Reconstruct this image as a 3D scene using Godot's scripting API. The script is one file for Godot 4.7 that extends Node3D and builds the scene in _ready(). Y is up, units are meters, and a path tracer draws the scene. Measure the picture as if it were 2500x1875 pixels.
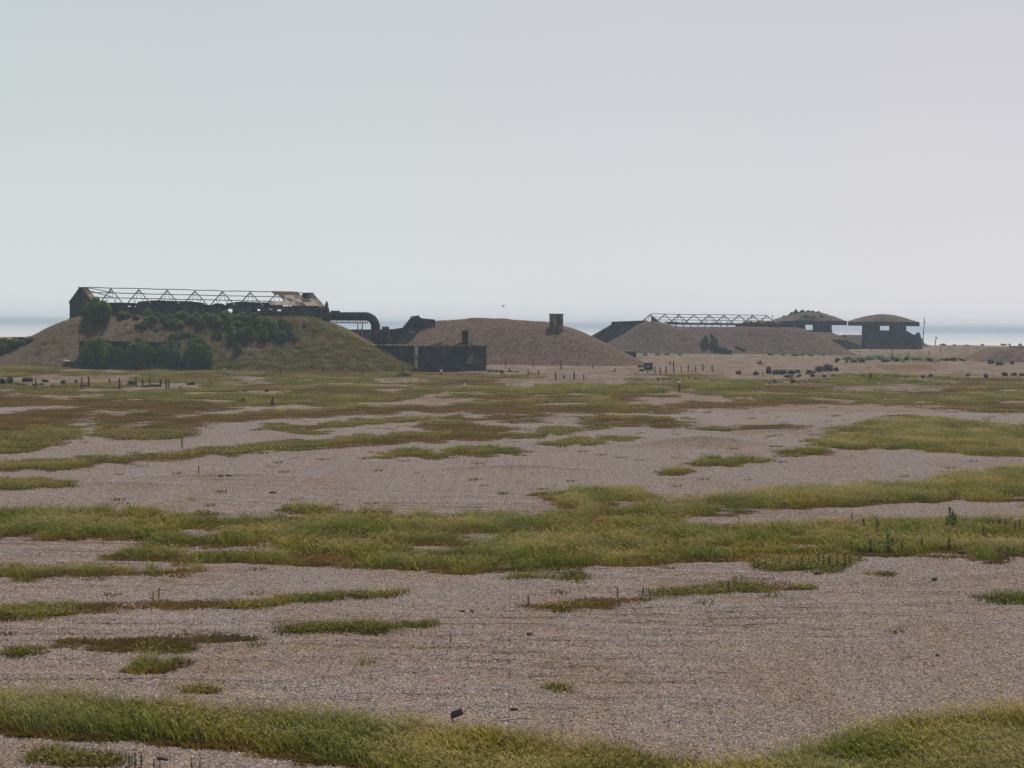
extends Node3D
# A shingle spit by the sea: ruined laboratories half buried in shingle mounds, seen from a raised viewpoint through a long lens.

const F := 6430.0          # focal length in pixels of a 2500 pixel wide picture
const EYE := 9.5           # height of the viewpoint above the shingle
var cam: Camera3D
var rng := RandomNumberGenerator.new()
var nz := FastNoiseLite.new()
var nz2 := FastNoiseLite.new()
var M := {}
var mounds := []
var taken := {}

# ------------------------------------------------------------------ mesh helper
class Geo:
	var v := PackedVector3Array()
	var n := PackedVector3Array()
	var c := PackedColorArray()
	var col := Color.WHITE
	func tri(a: Vector3, b: Vector3, d: Vector3) -> void:
		var k := (d - a).cross(b - a).normalized()
		v.append(a); v.append(b); v.append(d)
		n.append(k); n.append(k); n.append(k)
		c.append(col); c.append(col); c.append(col)
	func tri_out(a: Vector3, b: Vector3, d: Vector3, out: Vector3) -> void:
		if (d - a).cross(b - a).dot(out) < 0.0: tri(a, d, b)
		else: tri(a, b, d)
	func quad(a: Vector3, b: Vector3, d: Vector3, e: Vector3, out: Vector3) -> void:
		tri_out(a, b, d, out); tri_out(a, d, e, out)
	func box(p: Vector3, size: Vector3, bs := Basis.IDENTITY) -> void:
		for i in 3:
			var j := (i + 1) % 3
			var k := (i + 2) % 3
			var u: Vector3 = bs[j] * size[j] * 0.5
			var w: Vector3 = bs[k] * size[k] * 0.5
			for s in [-1.0, 1.0]:
				var o: Vector3 = bs[i] * s
				var q: Vector3 = p + o * size[i] * 0.5
				quad(q - u - w, q - u + w, q + u + w, q + u - w, o)
	func bar(a: Vector3, b: Vector3, w: float, h: float, up := Vector3.UP) -> void:
		var z := (b - a).normalized()
		if absf(z.dot(up)) > 0.98: up = Vector3.RIGHT
		var x := up.cross(z).normalized()
		box((a + b) * 0.5, Vector3(w, h, a.distance_to(b)), Basis(x, z.cross(x), z))
	func prism(poly: PackedVector2Array, o: Vector3, ax: Vector3, ay: Vector3, deep: Vector3) -> void:
		var idx := Geometry2D.triangulate_polygon(poly)
		var pt := []
		var mid := Vector3.ZERO
		for p in poly:
			pt.append(o + ax * p.x + ay * p.y); mid += pt[-1]
		mid = mid / poly.size() + deep * 0.5
		for i in range(0, idx.size(), 3):
			var a: Vector3 = pt[idx[i]]
			var b: Vector3 = pt[idx[i + 1]]
			var d: Vector3 = pt[idx[i + 2]]
			tri_out(a, b, d, -deep); tri_out(a + deep, b + deep, d + deep, deep)
		var area := 0.0
		for i in poly.size():
			var p := poly[i]
			var q := poly[(i + 1) % poly.size()]
			area += p.x * q.y - q.x * p.y
		for i in poly.size():
			var p := poly[i]
			var q := poly[(i + 1) % poly.size()]
			var e := (q - p) * (1.0 if area > 0.0 else -1.0)
			var out := ax * e.y - ay * e.x
			quad(pt[i], pt[(i + 1) % pt.size()], pt[(i + 1) % pt.size()] + deep, pt[i] + deep, out)
	func tube(path: Array, r0: float, r1: float, sides := 8, cap := true) -> void:
		var rings := []
		for i in path.size():
			var t: Vector3 = (path[mini(i + 1, path.size() - 1)] - path[maxi(i - 1, 0)]).normalized()
			var x := t.cross(Vector3(0.13, 0.2, 0.97)).normalized()
			var y := x.cross(t).normalized()
			var r := lerpf(r0, r1, i / maxf(1.0, path.size() - 1.0))
			var ring := []
			for k in sides:
				var an := TAU * k / sides
				ring.append(path[i] + (x * cos(an) + y * sin(an)) * r)
			rings.append(ring)
		for i in path.size() - 1:
			for k in sides:
				var m := (k + 1) % sides
				var mid: Vector3 = (rings[i][k] + rings[i][m]) * 0.5 - path[i]
				quad(rings[i][k], rings[i][m], rings[i + 1][m], rings[i + 1][k], mid)
		if cap:
			for e in [0, path.size() - 1]:
				var out: Vector3 = path[e] - path[1 if e == 0 else e - 1]
				for k in sides:
					tri_out(path[e], rings[e][k], rings[e][(k + 1) % sides], out)
	func chunk(p: Vector3, size: Vector3, seed_: int) -> void:      # an angular broken lump with a flat-ish bottom
		var r := RandomNumberGenerator.new()
		r.seed = seed_
		var lv := []
		var hs := [-0.5, 0.0, 0.42, 0.5]
		var rd := [0.48, 0.5, 0.44, 0.2]
		for i in 4:
			var ring := []
			for k in 7:
				var an: float = TAU * (k + r.randf_range(-0.25, 0.25)) / 7.0
				var q: float = rd[i] * r.randf_range(0.62, 1.2)
				ring.append(p + Vector3(cos(an) * q, hs[i] + r.randf_range(-0.14, 0.12), sin(an) * q) * size)
			lv.append(ring)
		for i in 3:
			for k in 7:
				var m := (k + 1) % 7
				quad(lv[i][k], lv[i][m], lv[i + 1][m], lv[i + 1][k], (lv[i][k] + lv[i][m]) * 0.5 - p)
		for k in 7:
			tri_out(p + Vector3(0, 0.5 * size.y, 0), lv[3][k], lv[3][(k + 1) % 7], Vector3.UP)
			tri_out(p - Vector3(0, 0.5 * size.y, 0), lv[0][k], lv[0][(k + 1) % 7], Vector3.DOWN)
	func mesh(mat: Material) -> ArrayMesh:
		var a := []
		a.resize(Mesh.ARRAY_MAX)
		a[Mesh.ARRAY_VERTEX] = v
		a[Mesh.ARRAY_NORMAL] = n
		a[Mesh.ARRAY_COLOR] = c
		var m := ArrayMesh.new()
		m.add_surface_from_arrays(Mesh.PRIMITIVE_TRIANGLES, a)
		m.surface_set_material(0, mat)
		return m

# ------------------------------------------------------------------ naming helpers
func numbered(called: String) -> String:
	var k: int = taken.get(called, 0)
	taken[called] = k + 1
	return called if k == 0 else "%s_%03d" % [called, k]

func tag(o: Node, label := "", category := "", group := "", kind := "") -> Node:
	if label: o.set_meta("label", label)
	if category: o.set_meta("category", category)
	if group: o.set_meta("group", group)
	if kind: o.set_meta("kind", kind)
	return o

func put(called: String, m: Mesh, parent: Node = self) -> MeshInstance3D:
	var o := MeshInstance3D.new()
	o.mesh = m
	o.name = numbered(called) if parent == self else called
	parent.add_child(o, true)
	return o

func part(called: String, g: Geo, mat: Material, parent: Node) -> MeshInstance3D:
	return put(called, g.mesh(mat), parent)

func thing(called: String, at: Vector3, label: String, category: String, group := "") -> Node3D:
	var o := Node3D.new()
	o.name = numbered(called)
	add_child(o)
	o.position = at
	tag(o, label, category, group, "thing")
	return o

const NTH := ["first", "second", "third", "fourth", "fifth", "sixth", "seventh", "eighth", "ninth", "tenth", "eleventh", "twelfth", "thirteenth", "fourteenth", "fifteenth", "sixteenth", "seventeenth", "eighteenth", "nineteenth", "twentieth"]
func nth(i: int) -> String:
	if i < 20: return NTH[i]
	var tens := ["twenty", "thirty", "forty", "fifty", "sixty"]
	var tenth := ["twentieth", "thirtieth", "fortieth", "fiftieth", "sixtieth"]
	var k := i + 1
	if k % 10 == 0: return tenth[k / 10 - 2]
	return tens[k / 10 - 2] + "-" + NTH[k % 10 - 1]

# ------------------------------------------------------------------ terrain
func base_h(d: float) -> float:
	if d < 500.0: return 0.0
	if d < 940.0: return 2.1 * (d - 500.0) / 440.0
	if d < 985.0: return 2.1 + 1.6 * smoothstep(940.0, 985.0, d)
	return lerpf(3.7, -6.0, smoothstep(985.0, 1060.0, d))

var ridges := []   # [x, depth, half width across, half width in depth, height]
func ground_h(x: float, z: float) -> float:
	var d := -z
	var h := base_h(d)
	var amp := 0.10 + 0.22 * smoothstep(330.0, 430.0, d) * (1.0 - smoothstep(520.0, 580.0, d))
	h += nz.get_noise_2d(x * 0.55, z * 0.24) * amp * 1.6 + nz.get_noise_2d(x * 2.0 + 90.0, z * 0.9) * 0.045
	if d < 190.0:
		var w0 := nz2.get_noise_2d(x * 0.5, z * 0.5) * 5.0 + nz.get_noise_2d(x * 1.4, z * 1.4) * 1.5
		h += 0.035 * sin(d * 1.9 + w0 * 2.2 + x * 0.12) * (1.0 - smoothstep(120.0, 190.0, d)) * clampf(0.5 + nz.get_noise_2d(x * 0.8 + 70.0, z * 0.5) * 2.0, 0.0, 1.2)
	for r in ridges:
		var u: float = (x - r[0]) / r[2]
		var w: float = (d - r[1]) / r[3]
		var q := u * u + w * w
		if q < 6.0: h += r[4] * exp(-q)
	return h

func mound_h(m: Dictionary, x: float, z: float) -> float:
	var lx: float = maxf(absf(x - m.x) - m.hx, 0.0)
	if x < m.x: lx *= m.get("steep", 1.0)
	var lz: float = maxf(absf(z - m.z) - m.hz, 0.0)
	var k := sqrt(lx * lx + lz * lz)
	var h: float = m.top - k * m.slope
	# soft shoulder at the crest and a spread toe
	var s: float = m.soft
	if k < s: h -= m.slope * (s - k) * (s - k) / (2.0 * s) * 0.6
	for b in m.bumps:
		var u: float = (x - b[0]) / b[2]
		var w: float = (z - b[1]) / b[3]
		h += b[4] * exp(-u * u - w * w)
	h += nz.get_noise_2d(x * 2.3, z * 0.5) * 0.22 + nz2.get_noise_2d(x * 0.9, z * 0.9) * 0.4 + nz2.get_noise_2d(x * 3.7, z * 3.7) * 0.09
	return h

func terrain(x: float, z: float) -> float:
	var h := ground_h(x, z)
	for m in mounds:
		if absf(x - m.x) < m.hx + 32.0 and absf(z - m.z) < m.hz + 32.0:
			h = maxf(h, mound_h(m, x, z))
	return h

func ray(px: float, py: float) -> Vector3:
	var r := cam.transform.basis * Vector3((px - 1250.0) / F, -(py - 937.5) / F, -1.0)
	return r / -r.z

func P(px: float, py: float, d: float) -> Vector3:
	return Vector3(0, EYE, 0) + ray(px, py) * d

func G(px: float, py: float) -> Vector3:                # a spot on the flat ground
	var r := ray(px, py)
	var d := EYE / maxf(-r.y, 0.003)
	for i in 12: d = lerpf(d, (EYE - base_h(d)) / maxf(-r.y, 0.003), 0.7)
	d = clampf(d, 20.0, 985.0)
	var p := Vector3(0, EYE, 0) + r * d
	p.y = terrain(p.x, p.z)
	return p

func hit(px: float, py: float, d0 := 300.0, d1 := 1000.0, step := 0.5) -> Vector3:   # first ground or mound met
	var r := ray(px, py)
	var d := d0
	while d < d1:
		var p := Vector3(0, EYE, 0) + r * d
		if p.y <= terrain(p.x, p.z):
			p.y = terrain(p.x, p.z)
			return p
		d += step
	var q := Vector3(0, EYE, 0) + r * d1
	return q

# ------------------------------------------------------------------ plant cover of the flat ground
const MX0 := -400.0
const MY0 := 790.0
const MW := 1100
const MH := 800
const MS := 3.0
const MSY := 1.5
var cover := PackedByteArray()

func paint(kind: int, pts: Array) -> void:
	var n := pts.size() / 2
	var ymin := 1e9
	var ymax := -1e9
	for i in n:
		ymin = minf(ymin, pts[i * 2 + 1]); ymax = maxf(ymax, pts[i * 2 + 1])
	for row in range(maxi(0, int((ymin - MY0) / MSY)), mini(MH - 1, int((ymax - MY0) / MSY) + 1) + 1):
		var y := MY0 + (row + 0.5) * MSY
		var xs := []
		for i in n:
			var x1: float = pts[i * 2]
			var y1: float = pts[i * 2 + 1]
			var x2: float = pts[(i + 1) % n * 2]
			var y2: float = pts[(i + 1) % n * 2 + 1]
			if (y1 <= y) != (y2 <= y): xs.append(x1 + (y - y1) / (y2 - y1) * (x2 - x1))
		xs.sort()
		for i in range(0, xs.size() - 1, 2):
			var a := clampi(int((xs[i] - MX0) / MS), 0, MW - 1)
			var b := clampi(int((xs[i + 1] - MX0) / MS), 0, MW - 1)
			for k in range(a, b + 1): cover[row * MW + k] = kind

var inv: Basis
func to_px(x: float, z: float) -> Vector2:
	var q := inv * Vector3(x, base_h(-z) - EYE, z)
	return Vector2(1250.0 + q.x / -q.z * F, 937.5 - q.y / -q.z * F)

func cover_at(x: float, z: float) -> int:
	var d := -z
	if d < 40.0 or d > 990.0: return 0
	var w := d * 0.006
	var s := 1.6 / maxf(1.0, d / 130.0)
	var p := to_px(x, z)
	p.y += nz.get_noise_2d(x * 38.0 * s, z * 14.0 * s) * (9.0 if p.y > 1150.0 else 3.5)
	p.x += nz.get_noise_2d(x * 9.0 * s, z * 3.0 * s) * 34.0 + nz2.get_noise_2d(x * 4.0 * s, z * 1.2 * s) * 14.0
	var q := 6.0 if p.y > 1000.0 else 3.5
	p.y += nz.get_noise_2d(x * 11.0 * s + 300.0, z * 2.0 * s) * q * 1.3 + nz2.get_noise_2d(x * 5.0 * s, z * 1.2 * s + 70.0) * q
	if d > 150.0:
		var hs := hash(int(x * 37.0) * 7919 + int(z * 37.0) * 104729)
		var far := smoothstep(150.0, 400.0, d)
		p.x += ((hs & 255) / 255.0 - 0.5) * 60.0 * far
		p.y += (((hs >> 8) & 255) / 255.0 - 0.5) * 7.0 * far
	var cx := int((p.x - MX0) / MS)
	var cy := int((p.y - MY0) / MSY)
	if cx < 0: cx = (-cx) % 400
	if cx >= MW: cx = MW - 1 - (cx - MW) % 400
	if cy < 0 or cy >= MH: return 0
	var kind := cover[cy * MW + cx]
	if kind == 3 and d > 230.0:
		var v := nz.get_noise_2d(x * 0.7 + 900.0, z * 0.22)
		var v2 := nz2.get_noise_2d(x * 1.3, z * 0.45 + 400.0)
		if v > 0.24: kind = 4
		elif v2 > 0.07: kind = 0
		elif v2 < -0.3: kind = 2
	elif kind == 1 and d > 85.0 and d < 170.0:
		var v := nz2.get_noise_2d(x * 1.5 + 40.0, z * 2.3) + nz.get_noise_2d(x * 7.0, z * 7.0) * 0.25
		if v > 0.27: kind = 4
		elif v < -0.19: kind = 0
	elif kind == 2 and d > 85.0:
		var v := nz2.get_noise_2d(x * 1.3 + 140.0, z * 1.6) + nz.get_noise_2d(x * 5.0, z * 5.0) * 0.25
		if v < -0.2: kind = 0
		elif v > 0.3: kind = 1
	return kind

# kinds: 1 tall green grass, 2 pale seeding grass, 3 short turf, 4 brown moss, 5 dark green growth, 0 bare shingle
func trace_cover() -> void:
	cover.resize(MW * MH)
	# far plain
	paint(3, [-400, 897, 1100, 906, 1200, 911, 1450, 927, 1620, 936, 1700, 924, 2000, 926, 2200, 916, 2900, 914, 2900, 1006, 2300, 1004, 2050, 996, 1900, 984, 1700, 988, 1500, 1003, 1250, 1000, 900, 990, 600, 992, -400, 984])
	paint(3, [1600, 905, 1700, 908, 1760, 916, 1640, 922, 1560, 914])
	paint(3, [2040, 866, 2180, 860, 2340, 868, 2420, 866, 2400, 878, 2300, 884, 2100, 882])
	paint(3, [2270, 852, 2400, 848, 2400, 862, 2290, 862])
	paint(0, [-400, 917, 0, 917, 330, 915, 370, 926, 250, 938, 0, 941, -400, 942])
	paint(0, [500, 932, 560, 925, 640, 922, 665, 935, 580, 946])
	paint(0, [900, 916, 1000, 926, 1010, 936, 930, 938, 890, 928])
	paint(0, [1200, 928, 1330, 920, 1500, 926, 1570, 940, 1450, 946, 1230, 942])
	paint(0, [1520, 972, 1690, 964, 1860, 974, 1760, 986, 1560, 985])
	paint(0, [1870, 934, 2080, 942, 2300, 938, 2390, 944, 2240, 953, 2040, 955, 1880, 948])
	paint(0, [1400, 948, 1600, 962, 1500, 966, 1380, 956])
	paint(0, [2040, 986, 2200, 988, 2350, 1002, 2420, 1030, 2300, 1022, 2180, 1008, 2040, 1006])
	paint(4, [-400, 962, 0, 965, 160, 976, 330, 980, 480, 984, 560, 1000, 470, 1010, 300, 1002, 100, 1008, -400, 1010])
	paint(0, [-400, 998, 0, 994, 140, 990, 230, 995, 90, 1006, 0, 1014, -400, 1014])
	paint(4, [1690, 948, 1900, 940, 2050, 946, 2000, 956, 1760, 957])
	paint(4, [1560, 994, 1740, 984, 1960, 978, 2080, 984, 1900, 992, 1700, 997])
	paint(4, [2190, 958, 2360, 950, 2440, 948, 2300, 965])
	paint(4, [2300, 984, 2900, 990, 2900, 1000, 2350, 998])
	paint(4, [2100, 893, 2240, 888, 2290, 897, 2250, 903, 2130, 902])
	paint(5, [1300, 956, 1340, 943, 1500, 946, 1610, 953, 1560, 958, 1380, 959])
	paint(5, [2040, 874, 2120, 868, 2220, 872, 2330, 876, 2290, 881, 2080, 880])
	paint(5, [2050, 922, 2100, 915, 2180, 917, 2180, 926, 2090, 928])
	paint(5, [1700, 950, 1790, 942, 1840, 946, 1760, 954])
	# left of the middle plain
	paint(4, [-400, 1018, 0, 1016, 120, 1004, 220, 1002, 175, 1030, 105, 1050, 0, 1056, -400, 1060])
	paint(3, [-400, 1064, 0, 1062, 100, 1042, 190, 1042, 182, 1062, 130, 1080, 60, 1104, 0, 1108, -400, 1108])
	paint(3, [222, 1068, 250, 1044, 330, 1032, 485, 1036, 470, 1056, 370, 1072])
	paint(4, [215, 1022, 350, 1010, 505, 1020, 470, 1034, 330, 1030, 250, 1041])
	paint(3, [430, 1020, 640, 1008, 800, 1000, 980, 990, 1250, 986, 1260, 998, 960, 1004, 640, 1018])
	paint(4, [424, 1024, 620, 1012, 791, 1004, 960, 996, 1250, 993, 1700, 1000, 1560, 1010, 1250, 1007, 900, 1010, 700, 1020, 480, 1034])
	paint(3, [635, 1036, 700, 1042, 785, 1052, 770, 1060, 640, 1047])
	paint(3, [725, 1040, 900, 1026, 1150, 1020, 1330, 1036, 1250, 1044, 1100, 1042, 900, 1044, 770, 1044])
	paint(3, [1000, 1046, 1250, 1038, 1400, 1040, 1380, 1050, 1160, 1058])
	paint(4, [1180, 1018, 1300, 1012, 1380, 1020, 1340, 1028, 1230, 1030])
	paint(3, [1360, 1030, 1500, 1022, 1640, 1018, 1700, 1030, 1560, 1040, 1420, 1046])
	paint(4, [1420, 1036, 1560, 1026, 1690, 1030, 1680, 1040, 1540, 1044])
	# the long low ridge running from the left edge up to the right
	paint(3, [-400, 1136, 0, 1134, 170, 1122, 339, 1112, 480, 1100, 678, 1083, 904, 1066, 1130, 1056, 1330, 1050, 1420, 1056, 1250, 1070, 1000, 1083, 800, 1093, 650, 1103, 480, 1115, 300, 1126, 150, 1144, 0, 1150, -400, 1156])
	paint(4, [120, 1142, 300, 1122, 480, 1110, 520, 1108, 480, 1116, 300, 1127, 150, 1145])
	paint(4, [700, 1094, 904, 1076, 1130, 1066, 1330, 1060, 1250, 1071, 1000, 1084, 800, 1094])
	paint(3, [-400, 1174, 0, 1176, 80, 1176, 172, 1186, 160, 1193, 60, 1196, -400, 1194])
	paint(1, [925, 1116, 990, 1108, 1095, 1114, 1095, 1118, 960, 1120])
	paint(1, [1085, 1110, 1180, 1098, 1285, 1096, 1272, 1108, 1110, 1113])
	paint(3, [1290, 1086, 1400, 1076, 1560, 1070, 1540, 1076, 1420, 1086, 1340, 1090])
	paint(3, [1690, 1048, 1830, 1043, 1960, 1044, 1940, 1051, 1760, 1053])
	paint(2, [2042, 1048, 2160, 1028, 2270, 1032, 2420, 1058, 2900, 1076, 2900, 1112, 2360, 1110, 2230, 1092, 2050, 1096, 1990, 1092, 2030, 1070])
	paint(1, [2000, 1092, 2100, 1082, 2230, 1088, 2360, 1104, 2900, 1106, 2900, 1113, 2360, 1111, 2230, 1094, 2050, 1097])
	paint(3, [2150, 1012, 2300, 1022, 2420, 1036, 2900, 1040, 2900, 1062, 2420, 1052, 2280, 1032])
	paint(1, [1900, 1112, 1960, 1104, 2025, 1102, 2025, 1112, 1910, 1116])
	paint(1, [1698, 1134, 1740, 1124, 1820, 1124, 1830, 1134, 1740, 1138])
	paint(3, [1820, 1128, 1895, 1128, 1880, 1133, 1830, 1134])
	paint(1, [1606, 1152, 1640, 1146, 1686, 1148, 1690, 1153, 1630, 1154])
	# pale band on the right
	paint(2, [1330, 1212, 1400, 1206, 1560, 1206, 1600, 1216, 1720, 1214, 1860, 1206, 2010, 1200, 2250, 1186, 2400, 1162, 2540, 1142, 2900, 1136, 2900, 1220, 2400, 1224, 2250, 1222, 2100, 1235, 1950, 1242, 1840, 1247, 1780, 1260, 1600, 1264, 1420, 1262, 1356, 1230])
	paint(1, [1330, 1216, 1400, 1212, 1430, 1226, 1350, 1230])
	paint(1, [1740, 1250, 1860, 1236, 2000, 1230, 2100, 1226, 2100, 1236, 1950, 1243, 1840, 1248, 1780, 1261])
	paint(1, [2250, 1198, 2500, 1176, 2900, 1180, 2900, 1206, 2420, 1214, 2260, 1216])
	paint(1, [670, 1252, 780, 1240, 940, 1240, 942, 1256, 790, 1258])
	# the broad green band
	paint(1, [-400, 1262, 0, 1258, 300, 1258, 620, 1270, 700, 1276, 940, 1276, 1100, 1268, 1330, 1266, 1560, 1282, 1800, 1292, 2000, 1282, 2200, 1276, 2900, 1276, 2900, 1386, 2500, 1382, 2400, 1378, 2380, 1362, 2100, 1360, 1950, 1362, 1850, 1364, 1670, 1377, 1560, 1387, 1400, 1390, 1250, 1397, 1020, 1392, 900, 1380, 780, 1378, 690, 1344, 600, 1334, 440, 1326, 370, 1328, 340, 1314, 250, 1311, 150, 1315, 0, 1313, -400, 1316])
	paint(2, [620, 1274, 900, 1286, 1200, 1280, 1250, 1296, 1000, 1310, 760, 1300])
	paint(2, [900, 1320, 1150, 1330, 1500, 1322, 1620, 1340, 1300, 1356, 980, 1348])
	paint(2, [1900, 1284, 2150, 1280, 2260, 1294, 2050, 1300])
	paint(2, [40, 1282, 240, 1284, 300, 1296, 80, 1300])
	paint(0, [1690, 1300, 1800, 1296, 1900, 1302, 1780, 1308])
	paint(0, [1330, 1352, 1480, 1346, 1650, 1352, 1560, 1362, 1380, 1360])
	paint(0, [2060, 1286, 2200, 1280, 2190, 1292, 2090, 1294])
	paint(0, [590, 1322, 670, 1324, 690, 1342, 610, 1346])
	paint(1, [265, 1354, 330, 1348, 600, 1354, 790, 1374, 760, 1382, 640, 1376, 500, 1372, 360, 1368, 280, 1362])
	paint(1, [-400, 1400, 0, 1396, 200, 1394, 350, 1392, 500, 1386, 516, 1392, 420, 1398, 200, 1410, 0, 1416, -400, 1422])
	paint(3, [1850, 1372, 2000, 1370, 2090, 1376, 2050, 1398, 1900, 1400, 1840, 1388])
	# small patches on the near shingle
	paint(3, [-400, 1512, 0, 1502, 90, 1482, 182, 1490, 150, 1509, 0, 1516, -400, 1524])
	paint(4, [190, 1492, 240, 1484, 292, 1488, 260, 1495])
	paint(4, [320, 1482, 420, 1478, 530, 1474, 560, 1482, 400, 1488])
	paint(3, [530, 1480, 700, 1464, 850, 1454, 985, 1447, 940, 1457, 750, 1470, 560, 1486])
	paint(3, [695, 1543, 800, 1532, 950, 1536, 1070, 1524, 1062, 1530, 900, 1546, 750, 1549])
	paint(4, [435, 1567, 520, 1554, 600, 1558, 622, 1567, 520, 1572])
	paint(4, [82, 1582, 200, 1577, 330, 1570, 400, 1565, 462, 1586, 360, 1593, 200, 1587])
	paint(3, [16, 1606, 50, 1596, 88, 1600, 60, 1609])
	paint(1, [290, 1645, 330, 1634, 430, 1630, 432, 1642, 350, 1650])
	paint(3, [452, 1688, 480, 1680, 522, 1684, 500, 1690])
	paint(4, [1255, 1487, 1350, 1479, 1450, 1470, 1560, 1473, 1480, 1486, 1350, 1492])
	paint(3, [1300, 1484, 1380, 1478, 1440, 1482, 1360, 1490])
	paint(3, [1576, 1460, 1700, 1450, 1800, 1434, 1970, 1440, 1990, 1446, 1800, 1450, 1650, 1465])
	paint(1, [1790, 1442, 1860, 1434, 1960, 1440, 1900, 1448])
	paint(3, [2392, 1474, 2420, 1462, 2900, 1458, 2900, 1482, 2430, 1480])
	paint(3, [1348, 1422, 1380, 1412, 1424, 1416, 1400, 1424])
	paint(3, [1250, 1416, 1280, 1408, 1322, 1410, 1300, 1418])
	paint(3, [2116, 1412, 2150, 1406, 2190, 1410, 2160, 1416])
	paint(3, [1342, 1680, 1360, 1672, 1388, 1676, 1370, 1684])
	paint(3, [85, 1866, 120, 1842, 200, 1846, 290, 1862, 280, 1876, 160, 1872])
	# near band along the bottom
	paint(2, [-400, 1734, 0, 1728, 170, 1726, 395, 1740, 565, 1750, 791, 1766, 904, 1782, 1100, 1802, 1250, 1820, 1420, 1842, 1500, 1856, 900, 1860, -400, 1760])
	paint(2, [1930, 1868, 2060, 1830, 2180, 1774, 2323, 1766, 2900, 1746, 2900, 1830, 2000, 1880])
	paint(1, [-400, 1738, 0, 1734, 170, 1732, 395, 1748, 565, 1758, 791, 1776, 904, 1796, 1250, 1828, 1420, 1850, 1645, 1873, 1815, 1878, 1985, 1866, 2097, 1838, 2210, 1794, 2323, 1786, 2900, 1768, 2900, 1988, 1100, 1988, 904, 1874, 791, 1864, 621, 1844, 508, 1830, 339, 1812, 254, 1788, 147, 1770, 0, 1760, -400, 1760])

# ------------------------------------------------------------------ materials
func lin(r: float, g: float, b: float) -> Color:
	return Color(r, g, b).linear_to_srgb()

func noise_tex(size: int, sd: int, freq: float, stretch: Vector2, dark: Color, light: Color, contrast := 1.0) -> ImageTexture:
	var f := FastNoiseLite.new()
	f.seed = sd
	f.frequency = freq
	f.fractal_octaves = 5
	var im := Image.create(size, size, false, Image.FORMAT_RGB8)
	var ry := size / TAU
	for y in size:
		for x in size:
			var a := TAU * x / size
			var k := f.get_noise_3d(cos(a) * ry * stretch.x, sin(a) * ry * stretch.x, (y if y < size / 2 else size - y) * stretch.y)
			im.set_pixel(x, y, dark.lerp(light, clampf(0.5 + k * contrast, 0.0, 1.0)))
	return ImageTexture.create_from_image(im)

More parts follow.
